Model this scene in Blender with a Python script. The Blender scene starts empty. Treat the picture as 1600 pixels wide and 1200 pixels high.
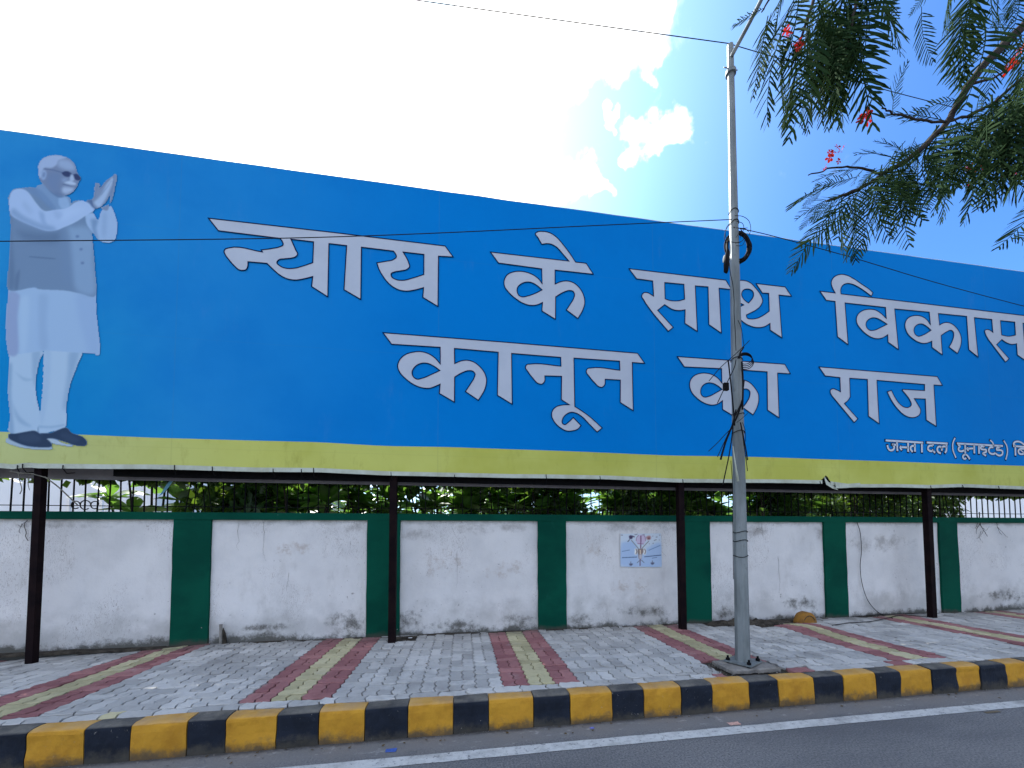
import bpy, math, random
import numpy as np
from mathutils import Vector, Matrix, noise
from mathutils.geometry import tessellate_polygon

random.seed(7); np.random.seed(7)
sc = bpy.context.scene
COL = sc.collection

# ------------------------------------------------------------------ camera
F, CX, CY = 605.88, 822.25, 815.59            # focal length and principal point, in pixels of a 1600 x 1200 frame
YAW, PITCH, ROLL, EYE = 0.16275, 0.04198, -0.003307, 1.6
def basis():
    cy, sy, cp, sp, cr, sr = math.cos(YAW), math.sin(YAW), math.cos(PITCH), math.sin(PITCH), math.cos(ROLL), math.sin(ROLL)
    f = np.array([sy*cp, cy*cp, sp]); r = np.array([cy, -sy, 0.0]); u = np.cross(r, f)
    return cr*r+sr*u, -sr*r+cr*u, f
RX, UX, FX = basis()
CAMP = np.array([0, 0, EYE])
cam = bpy.data.cameras.new('camera'); camo = bpy.data.objects.new('camera', cam); COL.objects.link(camo)
m = Matrix.Identity(4)
for i in range(3):
    m[i][0] = RX[i]; m[i][1] = UX[i]; m[i][2] = -FX[i]; m[i][3] = CAMP[i]
camo.matrix_world = m
cam.sensor_width = 36; cam.sensor_fit = 'HORIZONTAL'; cam.lens = F/1600*36
cam.shift_x = (800-CX)/1600; cam.shift_y = (CY-600)/1600
cam.clip_start = 0.05; cam.clip_end = 2000
sc.camera = camo
def ray(x, y): return (x-CX)/F*RX - (y-CY)/F*UX + FX
def onZ(x, y, z): r = ray(x, y); return CAMP + r*((z-EYE)/r[2])
def onY(x, y, Y): r = ray(x, y); return CAMP + r*(Y/r[1])
def onD(x, y, d): return CAMP + ray(x, y)*d
def proj(p):
    q = np.asarray(p, float)-CAMP; d = q@FX
    return CX+F*(q@RX)/d, CY-F*(q@UX)/d

# ------------------------------------------------------------------ sun, sky, exposure
SUN_AZ, SUN_EL = math.radians(-30), math.radians(44)      # azimuth from +Y towards +X
SUND = Vector((math.sin(SUN_AZ)*math.cos(SUN_EL), math.cos(SUN_AZ)*math.cos(SUN_EL), math.sin(SUN_EL)))
sl = bpy.data.lights.new('sun', 'SUN'); sl.energy = 3.6; sl.angle = math.radians(0.53); sl.color = (1, .96, .9)
so = bpy.data.objects.new('sun', sl); COL.objects.link(so)
so.rotation_euler = SUND.to_track_quat('Z', 'Y').to_euler(); so.location = (-6, 10, 14)
sc.view_settings.view_transform = 'Standard'; sc.view_settings.look = 'None'
sc.view_settings.exposure = 1.70; sc.view_settings.gamma = 1; sc.view_settings.use_curve_mapping = False
sc.cycles.max_bounces = 6; sc.cycles.transparent_max_bounces = 8

w = bpy.data.worlds.new('World'); sc.world = w; w.use_nodes = True
nt = w.node_tree; N = nt.nodes; L = nt.links; N.clear()
def wn(t, **k):
    n = N.new(t)
    for a, b in k.items(): setattr(n, a, b)
    return n
def wmath(op, a, b=None, c=None, clamp=False):
    n = wn('ShaderNodeMath', operation=op, use_clamp=clamp)
    for i, v in enumerate((a, b, c)):
        if v is None: continue
        if isinstance(v, (int, float)): n.inputs[i].default_value = v
        else: L.new(v, n.inputs[i])
    return n.outputs[0]
sky = wn('ShaderNodeTexSky', sky_type='NISHITA', sun_disc=False)
sky.sun_elevation = SUN_EL; sky.sun_rotation = SUN_AZ; sky.air_density = 1.0; sky.dust_density = 0.6; sky.ozone_density = 1.4
tc = wn('ShaderNodeTexCoord')
nrm = wn('ShaderNodeVectorMath', operation='NORMALIZE'); L.new(tc.outputs['Generated'], nrm.inputs[0])
warp = nrm
for sc_, am in ((3.2, .16), (9., .085), (26., .035)):          # billowing edges: the direction is stirred before the cloud shapes are read
    q_ = wn('ShaderNodeTexNoise'); q_.inputs['Scale'].default_value = sc_; q_.inputs['Detail'].default_value = 4; L.new(nrm.outputs[0], q_.inputs['Vector'])
    s1 = wn('ShaderNodeVectorMath', operation='SUBTRACT'); L.new(q_.outputs['Color'], s1.inputs[0]); s1.inputs[1].default_value = (.5, .5, .5)
    s2 = wn('ShaderNodeVectorMath', operation='SCALE'); L.new(s1.outputs[0], s2.inputs[0]); s2.inputs['Scale'].default_value = am*2
    s3 = wn('ShaderNodeVectorMath', operation='ADD'); L.new(warp.outputs[0], s3.inputs[0]); L.new(s2.outputs[0], s3.inputs[1]); warp = s3
wq = wn('ShaderNodeVectorMath', operation='NORMALIZE'); L.new(warp.outputs[0], wq.inputs[0])
def wdot(v, src=None):
    n = wn('ShaderNodeVectorMath', operation='DOT_PRODUCT'); L.new((src or nrm).outputs[0], n.inputs[0]); n.inputs[1].default_value = v
    return n.outputs['Value']
no = wn('ShaderNodeTexNoise'); no.inputs['Scale'].default_value = 8.5; no.inputs['Detail'].default_value = 9; no.inputs['Roughness'].default_value = .6; no.inputs['Distortion'].default_value = .25
L.new(nrm.outputs[0], no.inputs['Vector'])
nz = no.outputs['Fac']
# cumulus where it stands in this sky: (pixel direction, radius in radians)
blobs = [(60, 40, .58), (280, 220, .46), (500, 250, .24), (640, 190, .16), (760, 170, .12), (850, 130, .085), (915, 100, .060), (945, 55, .034), (940, 20, .024), (820, 210, .08),
         (760, 290, .11), (860, 305, .06), (925, 322, .03), (1020, 236, .030), (975, 210, .014), (960, 135, .026)]
acc = None
for x, y, r in blobs:
    d = ray(x, y); d = d/np.linalg.norm(d)
    mr = wn('ShaderNodeMapRange', interpolation_type='LINEAR'); mr.clamp = True
    L.new(wdot(tuple(d), wq), mr.inputs['Value']); mr.inputs['From Min'].default_value = math.cos(r*1.65); mr.inputs['From Max'].default_value = math.cos(r*.1)
    acc = mr.outputs[0] if acc is None else wmath('MAXIMUM', acc, mr.outputs[0])
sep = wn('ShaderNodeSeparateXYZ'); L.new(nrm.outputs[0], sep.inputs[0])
# unseen cloud cover added behind the camera to whiten the ambient light
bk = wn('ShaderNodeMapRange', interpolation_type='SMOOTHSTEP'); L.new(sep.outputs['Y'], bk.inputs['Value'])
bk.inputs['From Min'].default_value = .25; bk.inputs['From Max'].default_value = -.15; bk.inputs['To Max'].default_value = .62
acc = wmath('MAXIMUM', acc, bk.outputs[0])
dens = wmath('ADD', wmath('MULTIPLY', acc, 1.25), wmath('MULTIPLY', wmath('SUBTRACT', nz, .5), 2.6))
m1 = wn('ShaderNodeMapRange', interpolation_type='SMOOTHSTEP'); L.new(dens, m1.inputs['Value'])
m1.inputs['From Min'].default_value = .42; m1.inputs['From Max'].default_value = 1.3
# haze that whitens towards the horizon, glow round the sun
hz = wn('ShaderNodeMapRange', interpolation_type='SMOOTHSTEP'); L.new(sep.outputs['Z'], hz.inputs['Value'])
hz.inputs['From Min'].default_value = .34; hz.inputs['From Max'].default_value = -.02; hz.inputs['To Max'].default_value = .75
sd = wmath('MAXIMUM', wdot(tuple(SUND)), 0.0)
glow = wmath('ADD', wmath('MULTIPLY', wmath('POWER', sd, 6.0), .85), wmath('MULTIPLY', wmath('POWER', sd, 60.0), 1.6))
cl_str = wmath('ADD', wmath('MULTIPLY', wmath('POWER', sd, 5.0), .9), .62)
skyb = wn('ShaderNodeVectorMath', operation='SCALE'); L.new(sky.outputs[0], skyb.inputs[0]); skyb.inputs['Scale'].default_value = 0.12
tint = wn('ShaderNodeVectorMath', operation='MULTIPLY'); L.new(skyb.outputs[0], tint.inputs[0]); tint.inputs[1].default_value = (.30, .53, .83)
def vmix(a, b, f, name=None):
    n = wn('ShaderNodeMix', data_type='RGBA'); 
    if isinstance(f, (int, float)): n.inputs[0].default_value = f
    else: L.new(f, n.inputs[0])
    for s, v in ((n.inputs[6], a), (n.inputs[7], b)):
        if isinstance(v, tuple): s.default_value = v
        else: L.new(v, s)
    return n.outputs[2]
hazed = vmix(tint.outputs[0], (.34, .42, .50, 1), hz.outputs[0])
ga = wn('ShaderNodeVectorMath', operation='SCALE'); ga.inputs[0].default_value = (.72, 1, 1.02); L.new(glow, ga.inputs['Scale'])
gs = wn('ShaderNodeVectorMath', operation='ADD'); L.new(hazed, gs.inputs[0]); L.new(ga.outputs[0], gs.inputs[1])
cc = wn('ShaderNodeVectorMath', operation='SCALE'); cc.inputs[0].default_value = (1, .99, .97); L.new(cl_str, cc.inputs['Scale'])
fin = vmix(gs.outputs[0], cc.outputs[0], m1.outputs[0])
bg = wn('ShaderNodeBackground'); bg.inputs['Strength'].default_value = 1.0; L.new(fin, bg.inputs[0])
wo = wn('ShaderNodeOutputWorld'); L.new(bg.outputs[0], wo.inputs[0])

# ------------------------------------------------------------------ helpers
MATS = {}
class Mat:
    def __init__(s, name, rough=.8, spec=.3):
        s.m = bpy.data.materials.new(name); s.m.use_nodes = True; MATS[name] = s.m
        s.t = s.m.node_tree; s.b = s.t.nodes['Principled BSDF']; s.out = s.t.nodes['Material Output']
        s.b.inputs['Roughness'].default_value = rough; s.b.inputs['Specular IOR Level'].default_value = spec
    def n(s, t, **k):
        n = s.t.nodes.new(t)
        for a, b in k.items(): setattr(n, a, b)
        return n
    def l(s, a, b): s.t.links.new(a, b)
    def pos(s): return s.n('ShaderNodeNewGeometry').outputs['Position']
    def xyz(s):
        x = s.n('ShaderNodeSeparateXYZ'); s.l(s.pos(), x.inputs[0]); return x.outputs
    def noise(s, scale, detail=5, rough=.6, vec=None, stretch=None, dist=0):
        n = s.n('ShaderNodeTexNoise'); n.inputs['Scale'].default_value = scale; n.inputs['Detail'].default_value = detail
        n.inputs['Roughness'].default_value = rough; n.inputs['Distortion'].default_value = dist
        v = vec or s.pos()
        if stretch:
            q = s.n('ShaderNodeVectorMath', operation='MULTIPLY'); s.l(v, q.inputs[0]); q.inputs[1].default_value = stretch; v = q.outputs[0]
        s.l(v, n.inputs['Vector']); return n.outputs['Fac']
    def math(s, op, a, b=None, clamp=False):
        n = s.n('ShaderNodeMath', operation=op, use_clamp=clamp)
        for i, v in enumerate((a, b)):
            if v is None: continue
            if isinstance(v, (int, float)): n.inputs[i].default_value = v
            else: s.l(v, n.inputs[i])
        return n.outputs[0]
    def rng(s, v, a, b, c=0., d=1., smooth=True):
        n = s.n('ShaderNodeMapRange', interpolation_type='SMOOTHSTEP' if smooth else 'LINEAR'); s.l(v, n.inputs['Value'])
        for k, x in zip(('From Min', 'From Max', 'To Min', 'To Max'), (a, b, c, d)): n.inputs[k].default_value = x
        return n.outputs[0]
    def mix(s, a, b, f, mode='MIX'):
        n = s.n('ShaderNodeMix', data_type='RGBA', blend_type=mode)
        if isinstance(f, (int, float)): n.inputs[0].default_value = f
        else: s.l(f, n.inputs[0])
        for q, v in ((n.inputs[6], a), (n.inputs[7], b)):
            if isinstance(v, tuple): q.default_value = (*v[:3], 1)
            else: s.l(v, q)
        return n.outputs[2]
    def color(s, c):
        if isinstance(c, tuple): s.b.inputs['Base Color'].default_value = (*c[:3], 1)
        else: s.l(c, s.b.inputs['Base Color'])
        return s
    def bump(s, h, strength=.4, dist=.01):
        n = s.n('ShaderNodeBump'); n.inputs['Strength'].default_value = strength; n.inputs['Distance'].default_value = dist
        s.l(h, n.inputs['Height']); s.l(n.outputs[0], s.b.inputs['Normal']); return s
def pmat(name, c1, c2=None, scale=8, rough=.8, spec=.3, bs=0, bd=.005, bscale=None, metal=0):
    M = Mat(name, rough, spec)
    if c2 is None: c2 = tuple(x*.78 for x in c1)
    f = M.noise(scale, 6, .62)
    M.color(M.mix(c1, c2, M.rng(f, .35, .68)))
    if bs: M.bump(M.noise(bscale or scale*4, 6, .65), bs, bd)
    M.b.inputs['Metallic'].default_value = metal
    return M.m

ORG = {}
def org(o): return ORG.get(o.name, Vector((0, 0, 0))) if o else Vector((0, 0, 0))
def put(name, mesh, parent=None):
    o = bpy.data.objects.new(name, mesh); COL.objects.link(o)
    if parent: o.parent = parent
    ORG[o.name] = org(parent); return o
def tag(o, label=None, cat=None, group=None, kind=None):
    if label: o['label'] = label
    if cat: o['category'] = cat
    if group: o['group'] = group
    if kind: o['kind'] = kind
    return o
def thing(name, loc, label, cat, group=None):
    o = bpy.data.objects.new(name, None); COL.objects.link(o); o.location = loc; o.empty_display_size = .1
    ORG[o.name] = Vector(loc); return tag(o, label, cat, group)
class MB:
    def __init__(s): s.v = []; s.f = []; s.mi = []; s.n = 0
    def add(s, vs, fs, mi=0):
        k = s.n; s.v.extend([tuple(v) for v in vs]); s.f.extend([tuple(i+k for i in f) for f in fs]); s.mi.extend([mi]*len(fs)); s.n += len(vs)
    def box(s, a, b, mi=0):
        (x0, y0, z0), (x1, y1, z1) = a, b
        s.add([(x0,y0,z0),(x1,y0,z0),(x1,y1,z0),(x0,y1,z0),(x0,y0,z1),(x1,y0,z1),(x1,y1,z1),(x0,y1,z1)],
              [(0,3,2,1),(4,5,6,7),(0,1,5,4),(1,2,6,5),(2,3,7,6),(3,0,4,7)], mi)
    def tube(s, pts, r, k=6, mi=0, cap=True, flat=None):
        pts = [Vector(p) for p in pts]; n = len(pts)
        rs = r if isinstance(r, (list, tuple)) else [r]*n
        vs = []; prev = None
        for i, p in enumerate(pts):
            t = (pts[min(i+1, n-1)]-pts[max(i-1, 0)]).normalized()
            if prev is None: a = t.orthogonal().normalized()
            else:
                a = prev - t*prev.dot(t); a = a.normalized() if a.length > 1e-6 else t.orthogonal().normalized()
            prev = a; b = t.cross(a)
            for j in range(k):
                th = 2*math.pi*j/k; vs.append(p+(a*math.cos(th)+b*math.sin(th))*rs[i])
        fs = [(i*k+j, i*k+(j+1) % k, (i+1)*k+(j+1) % k, (i+1)*k+j) for i in range(n-1) for j in range(k)]
        if cap: fs += [tuple(reversed(range(k))), tuple(range((n-1)*k, n*k))]
        s.add(vs, fs, mi)
    def mesh(s, name, mats, o=(0, 0, 0), smooth=False):
        me = bpy.data.meshes.new(name); o = Vector(o)
        me.from_pydata([(x-o[0], y-o[1], z-o[2]) for x, y, z in s.v], [], s.f)
        for m_ in (mats if isinstance(mats, (list, tuple)) else [mats]): me.materials.append(m_)
        me.polygons.foreach_set('material_index', s.mi)
        if smooth: me.polygons.foreach_set('use_smooth', [True]*len(s.f))
        me.update(); return me
    def build(s, name, mats, parent=None, smooth=False):
        return put(name, s.mesh(name, mats, org(parent), smooth), parent)
def smooth_pts(pts, k=8):
    P = [Vector(p) for p in pts]; out = []
    for i in range(len(P)-1):
        a, b = P[i], P[i+1]; m0 = (P[i+1]-P[max(i-1, 0)])/(1 if i == 0 else 2); m1 = (P[min(i+2, len(P)-1)]-P[i])/(1 if i == len(P)-2 else 2)
        for j in range(k):
            t = j/k; out.append(a*(2*t**3-3*t*t+1)+m0*(t**3-2*t*t+t)+b*(-2*t**3+3*t*t)+m1*(t**3-t*t))
    out.append(P[-1]); return out

# ------------------------------------------------------------------ key planes of the place
YK, YKB, ZF = 3.30, 3.445, .255          # kerb face, kerb back, footpath level
YW, ZC, ZP = 5.67, 1.95, 1.855           # wall face, coping top, panel top
YH = 5.25                                # hoarding sheet

# ------------------------------------------------------------------ materials
def mat_wall():
    M = Mat('white_limewash', .9, .15); x = M.xyz()
    base = M.mix((.715, .70, .68), (.615, .605, .59), M.rng(M.noise(1.6, 5, .6), .35, .7))
    base = M.mix(base, (.44, .42, .39), M.math('MULTIPLY', M.math('MULTIPLY', M.rng(M.noise(5, 8, .7, stretch=(1, 1, .45)), .5, .76), M.rng(M.noise(.55, 2, .5), .38, .6, .15, .8))))
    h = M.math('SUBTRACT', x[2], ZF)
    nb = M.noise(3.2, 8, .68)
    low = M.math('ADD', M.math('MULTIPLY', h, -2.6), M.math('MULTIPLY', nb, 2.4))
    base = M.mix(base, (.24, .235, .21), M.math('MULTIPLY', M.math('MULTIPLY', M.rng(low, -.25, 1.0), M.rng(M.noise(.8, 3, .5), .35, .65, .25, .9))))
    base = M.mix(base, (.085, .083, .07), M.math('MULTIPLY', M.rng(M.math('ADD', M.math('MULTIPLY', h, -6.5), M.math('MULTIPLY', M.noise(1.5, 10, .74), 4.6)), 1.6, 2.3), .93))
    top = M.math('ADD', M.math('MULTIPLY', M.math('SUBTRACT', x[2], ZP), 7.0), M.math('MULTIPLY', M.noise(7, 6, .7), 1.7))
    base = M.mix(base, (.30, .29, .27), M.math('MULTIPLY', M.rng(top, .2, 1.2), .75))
    spots = M.math('MULTIPLY', M.rng(M.noise(16, 6, .7), .655, .675), M.rng(M.noise(1.1, 3, .5), .46, .58))
    base = M.mix(base, (.10, .095, .085), M.math('MULTIPLY', spots, .55))
    scr = M.rng(M.noise(9, 4, .55, stretch=(2.6, 1, .8), dist=1.6), .495, .505)
    scr2 = M.math('MULTIPLY', M.math('MULTIPLY', scr, M.math('SUBTRACT', 1.0, M.rng(M.noise(9, 4, .55, stretch=(2.6, 1, .8), dist=1.6), .505, .515))), M.rng(M.noise(1.3, 3, .5), .5, .62))
    base = M.mix(base, (.20, .15, .13), M.math('MULTIPLY', scr2, 1.0))
    # individual stains: moss splashes at the foot, soot under the coping, brown scuffs
    def stain(lst, colr, amt, ns, lo, hi):
        nonlocal base
        acc_ = None; nn_ = M.noise(ns, 9, .76)
        for px, py, rx, rz in lst:
            p = onY(px, py, YW)
            u = M.math('MULTIPLY', M.math('SUBTRACT', x[0], float(p[0])), 1/rx); v = M.math('MULTIPLY', M.math('SUBTRACT', x[2], float(p[2])), 1/rz)
            g_ = M.math('SUBTRACT', 1.0, M.math('ADD', M.math('MULTIPLY', u, u), M.math('MULTIPLY', v, v))); acc_ = g_ if acc_ is None else M.math('MAXIMUM', acc_, g_)
        f_ = M.rng(M.math('ADD', M.math('MAXIMUM', acc_, -.3), M.math('MULTIPLY', M.math('SUBTRACT', nn_, .5), 3.6)), lo, hi)
        base = M.mix(base, colr, M.math('MULTIPLY', f_, amt))
    stain([(545, 972, .42, .24), (638, 968, .30, .22), (710, 976, .55, .13), (810, 968, .4, .13), (905, 968, .35, .16), (1010, 955, .7, .13), (1250, 945, .5, .2), (1130, 958, .3, .15), (1575, 930, .9, .15), (415, 980, .5, .08)], (.06, .055, .043), .85, 6.5, .45, 1.5)
    stain([(555, 825, .3, .10), (655, 835, .4, .15), (735, 826, .5, .12), (800, 824, .4, .09), (1000, 824, .8, .10), (1180, 830, .4, .12), (1380, 850, .9, .2), (1290, 830, .3, .25), (100, 822, .8, .05)], (.22, .20, .18), .6, 5., .35, 1.5)
    stain([(700, 880, .7, .35), (790, 890, .5, .3), (460, 860, .5, .2), (990, 920, .6, .3), (930, 860, .35, .5)], (.40, .32, .26), .55, 7., .8, 1.5)
    stain([(690, 900, .9, .5), (550, 930, .8, .4), (1000, 920, .8, .3), (1220, 930, .7, .3)], (.08, .065, .05), .8, 15., 1.32, 1.5)
    M.color(base); M.bump(M.noise(24, 8, .7), .45, .014); return M.m
def mat_green():
    M = Mat('dark_green_paint', .8, .05); x = M.xyz()
    b = M.mix((.003, .075, .046), (.002, .052, .034), M.rng(M.noise(1.2, 6, .6, stretch=(1, 1, 1.4)), .35, .66))
    b = M.mix(b, (.012, .10, .072), M.math('MULTIPLY', M.rng(M.noise(6, 7, .7, stretch=(1, 1, .5)), .62, .8), .5))
    low = M.math('ADD', M.math('MULTIPLY', M.math('SUBTRACT', x[2], ZF), -11.), M.math('MULTIPLY', M.noise(5, 6, .7), 2.))
    b = M.mix(b, (.06, .062, .05), M.rng(low, .1, 1.1))
    b = M.mix(b, (.4, .42, .4), M.math('MULTIPLY', M.rng(M.noise(22, 2, .5), .765, .78), .7))
    M.color(b); M.bump(M.noise(30, 6, .7), .3, .006); return M.m
def mat_paver(name, c1, c2):
    M = Mat(name, .9, .15)
    a = M.n('ShaderNodeAttribute', attribute_name='tone'); oi = M.n('ShaderNodeObjectInfo')
    v = M.math('FRACT', M.math('ADD', a.outputs['Fac'], oi.outputs['Random']))
    b = M.mix(tuple(q*.88 for q in c1), c2, v)
    b = M.mix(b, tuple(x*.55 for x in c1), M.math('MULTIPLY', M.rng(M.noise(1.7, 7, .7), .48, .72), .6))
    b = M.mix(b, tuple(x*.5 for x in c1), M.math('MULTIPLY', M.rng(M.noise(13, 6, .7), .5, .8), .55))
    b = M.mix(b, (.5, .49, .46), M.math('MULTIPLY', M.rng(M.noise(2.9, 6, .65), .58, .75), .35))
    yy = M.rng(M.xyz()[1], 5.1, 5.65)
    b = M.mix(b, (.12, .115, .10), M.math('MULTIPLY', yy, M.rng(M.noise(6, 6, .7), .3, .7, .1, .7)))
    M.color(b); M.bump(M.noise(45, 8, .75), .7, .010); return M.m
def mat_road():
    M = Mat('worn_asphalt', .85, .3); x = M.xyz()
    n1 = M.noise(70, 5, .8); n2 = M.noise(1.1, 6, .6, stretch=(.4, 1, 1)); n3 = M.noise(38, 5, .7)
    b = M.mix((.065, .066, .070), (.31, .305, .295), M.rng(n1, .28, .78))
    b = M.mix(b, (.085, .088, .095), M.math('MULTIPLY', M.rng(n2, .4, .68), .6))
    b = M.mix(b, (.24, .235, .225), M.math('MULTIPLY', M.rng(n3, .6, .78), .5))
    d = M.math('ADD', M.math('SUBTRACT', x[1], 3.02), M.math('MULTIPLY', M.math('SUBTRACT', M.noise(7, 7, .7, stretch=(.5, 1, 1)), .5), .28))
    b = M.mix(b, (.20, .19, .175), M.rng(d, -.02, .12, 0, .75))
    b = M.mix(b, (.36, .35, .33), M.math('MULTIPLY', M.math('MULTIPLY', M.rng(d, 0, .1), M.rng(M.noise(11, 8, .75, stretch=(.5, 1, 1)), .56, .66)), .75))
    d2 = M.math('ADD', M.math('SUBTRACT', x[1], 3.27), M.math('MULTIPLY', M.math('SUBTRACT', M.noise(16, 6, .7), .5), .1))
    b = M.mix(b, (.06, .055, .05), M.rng(d2, -.03, .03, 0, .8))
    cr = M.n('ShaderNodeTexVoronoi', feature='DISTANCE_TO_EDGE'); cr.inputs['Scale'].default_value = .7
    dv = M.n('ShaderNodeVectorMath', operation='ADD'); nn = M.n('ShaderNodeTexNoise'); nn.inputs['Scale'].default_value = 3; nn.inputs['Detail'].default_value = 6
    M.l(M.pos(), nn.inputs['Vector']); M.l(M.pos(), dv.inputs[0]); M.l(nn.outputs['Color'], dv.inputs[1]); M.l(dv.outputs[0], cr.inputs['Vector'])
    b = M.mix(b, (.22, .22, .22), M.math('MULTIPLY', M.rng(cr.outputs['Distance'], .006, .002), .12))
    M.color(b); M.bump(M.math('ADD', n1, M.math('MULTIPLY', n3, .6)), .7, .006); return M.m
def mat_linepaint():
    M = Mat('worn_white_road_paint', .75, .3)
    b = M.mix((.56, .56, .53), (.40, .40, .38), M.rng(M.noise(8, 7, .7), .4, .7))
    b = M.mix(b, (.15, .15, .155), M.rng(M.noise(26, 7, .8), .54, .64))
    b = M.mix(b, (.22, .215, .20), M.math('MULTIPLY', M.rng(M.noise(2.2, 6, .7), .5, .7), .6))
    M.color(b); M.bump(M.noise(120, 4, .6), .5, .004); return M.m
def mat_kerb(name, c1, c2, worn):
    M = Mat(name, .75, .12); x = M.xyz()
    b = M.mix(c1, c2, M.rng(M.noise(6, 7, .65), .38, .7))
    b = M.mix(b, worn, M.math('MULTIPLY', M.rng(M.noise(16, 8, .75), .60, .70), .45))
    lo = M.math('ADD', M.math('MULTIPLY', x[2], -9.), M.math('MULTIPLY', M.noise(7, 8, .72), 2.3))
    b = M.mix(b, (.075, .068, .055), M.math('MULTIPLY', M.rng(lo, .25, 1.15), .85))
    b = M.mix(b, (.42, .38, .30), M.math('MULTIPLY', M.rng(x[2], ZF-.016, ZF-.002), M.rng(M.noise(5, 6, .7), .3, .7, .12, .38)))
    b = M.mix(b, (.45, .43, .4), M.math('MULTIPLY', M.math('MULTIPLY', M.rng(M.noise(30, 8, .82), .62, .66), M.rng(M.noise(2.3, 3, .5), .45, .62)), .8))
    M.color(b); M.bump(M.noise(26, 8, .72), .6, .012); return M.m
def mat_sheet(name, kind):
    M = Mat(name, .7, .03); x = M.xyz()
    if kind == 'blue':
        # the blue runs from a cyan blue at its left end to a deeper blue
        f = M.rng(x[0], -5.6, .2)
        b = M.mix((.022, .25, .57), (.0, .190, .57), f)
        lf = M.math('MULTIPLY', M.rng(x[0], -2.9, -5.4), M.rng(x[2], 5.6, 3.2))
        b = M.mix(b, (.001, .27, .53), M.math('MULTIPLY', lf, .75))
        b = M.mix(b, (.0, .155, .50), M.math('MULTIPLY', M.rng(M.noise(.7, 5, .6), .4, .7), .4))
        b = M.mix(b, (.10, .26, .56), M.math('MULTIPLY', M.rng(M.noise(2.2, 8, .75, stretch=(1, 1, .35)), .56, .85), .25))
    elif kind == 'yellow':
        b = M.mix((.51, .53, .135), (.44, .45, .09), M.rng(M.noise(.9, 4, .6), .35, .65))
        b = M.mix(b, (.48, .53, .26), M.rng(x[0], -2.2, -5.5, 0, .7))
        b = M.mix(b, (.27, .25, .05), M.math('MULTIPLY', M.rng(M.noise(6, 6, .7, stretch=(1, 1, .4)), .52, .8), .5))
    else:
        b = M.mix((.50, .54, .46), (.40, .42, .33), M.rng(M.noise(6, 5, .6), .35, .7))
    # print seams every couple of metres and the square steel tubes felt through the sheet
    sx = M.math('ABSOLUTE', M.math('SUBTRACT', M.math('FRACT', M.math('MULTIPLY', M.math('ADD', x[0], .33), .32)), .5))
    seam = M.rng(sx, .497, .4985)
    sz = M.math('ABSOLUTE', M.math('SUBTRACT', M.math('FRACT', M.math('MULTIPLY', x[2], .74)), .5))
    seam2 = M.rng(sz, .494, .497)
    b = M.mix(b, (.05, .18, .36) if kind == 'blue' else (.24, .26, .1), M.math('MULTIPLY', M.math('MAXIMUM', seam, M.math('MULTIPLY', seam2, .5)), .16))
    b = M.mix(b, (.16, .15, .12), M.math('MULTIPLY', M.rng(M.noise(3.1, 8, .75, stretch=(1.6, 1, .22)), .6, .85), .16))
    M.color(b)
    hgt = M.math('ADD', M.math('MULTIPLY', M.noise(.9, 4, .5), 1.0), M.math('MULTIPLY', M.noise(260, 2, .5), .012))
    M.bump(hgt, .35, .08); return M.m
def mat_leaf(name, c1, c2, trans=.45, rough=.4, glow=(.30, .50, .03), spec=.5):
    M = Mat(name, rough, spec)
    oi = M.n('ShaderNodeObjectInfo'); gm = M.n('ShaderNodeNewGeometry')
    r = M.math('FRACT', M.math('ADD', oi.outputs['Random'], gm.outputs['Random Per Island']))
    b = M.mix(c1, c2, r); M.color(b)
    tr = M.n('ShaderNodeBsdfTranslucent'); M.l(M.mix(b, glow, .5), tr.inputs[0])
    mx = M.n('ShaderNodeMixShader'); mx.inputs[0].default_value = trans
    M.l(M.b.outputs[0], mx.inputs[1]); M.l(tr.outputs[0], mx.inputs[2]); M.l(mx.outputs[0], M.out.inputs[0]); return M.m
def mat_print(name, gain):
    M = Mat(name, .6, .1); a = M.n('ShaderNodeAttribute', attribute_name='ink')
    M.color(M.mix(a.outputs['Color'], tuple(gain), 1.0, 'MULTIPLY')); return M.m

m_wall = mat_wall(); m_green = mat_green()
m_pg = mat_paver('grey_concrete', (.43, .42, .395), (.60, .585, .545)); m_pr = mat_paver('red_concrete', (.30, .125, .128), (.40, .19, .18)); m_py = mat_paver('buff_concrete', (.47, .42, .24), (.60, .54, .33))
m_road = mat_road(); m_line = mat_linepaint()
m_ky = mat_kerb('yellow_kerb_paint', (.56, .285, .03), (.42, .20, .022), (.30, .17, .05)); m_kb = mat_kerb('black_kerb_paint', (.017, .022, .033), (.012, .015, .022), (.06, .065, .07))
m_blue = mat_sheet('blue_vinyl', 'blue'); m_yel = mat_sheet('olive_yellow_vinyl', 'yellow'); m_hem = mat_sheet('pale_vinyl_hem', 'hem')
m_ink = pmat('pale_print', (.455, .505, .585), (.425, .475, .555), 3, .6, .1); m_out = pmat('navy_print', (.002, .008, .05), None, 3, .8, .02)
m_steel = pmat('rusty_brown_steel', (.012, .0065, .007), (.006, .0035, .005), 6, .8, .06, .3, .003)
m_iron = pmat('black_iron', (.005, .0055, .007), (.009, .009, .010), 20, .8, .06)
m_back = pmat('grey_flex_backing', (.22, .215, .235), (.17, .165, .185), 3, .7)
m_soil = pmat('damp_soil', (.085, .072, .055), (.035, .030, .024), 9, .95, .1, 1, .03, 22)
m_dirt = pmat('dusty_ground', (.17, .155, .125), (.11, .10, .08), 3, .95, .1, .8, .02, 30)
m_conc = pmat('rough_concrete', (.27, .25, .22), (.16, .15, .135), 9, .9, .2, .8, .012, 40)
m_rub = pmat('black_rubber', (.004, .004, .005), (.008, .008, .009), 12, .7, .10)
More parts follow.
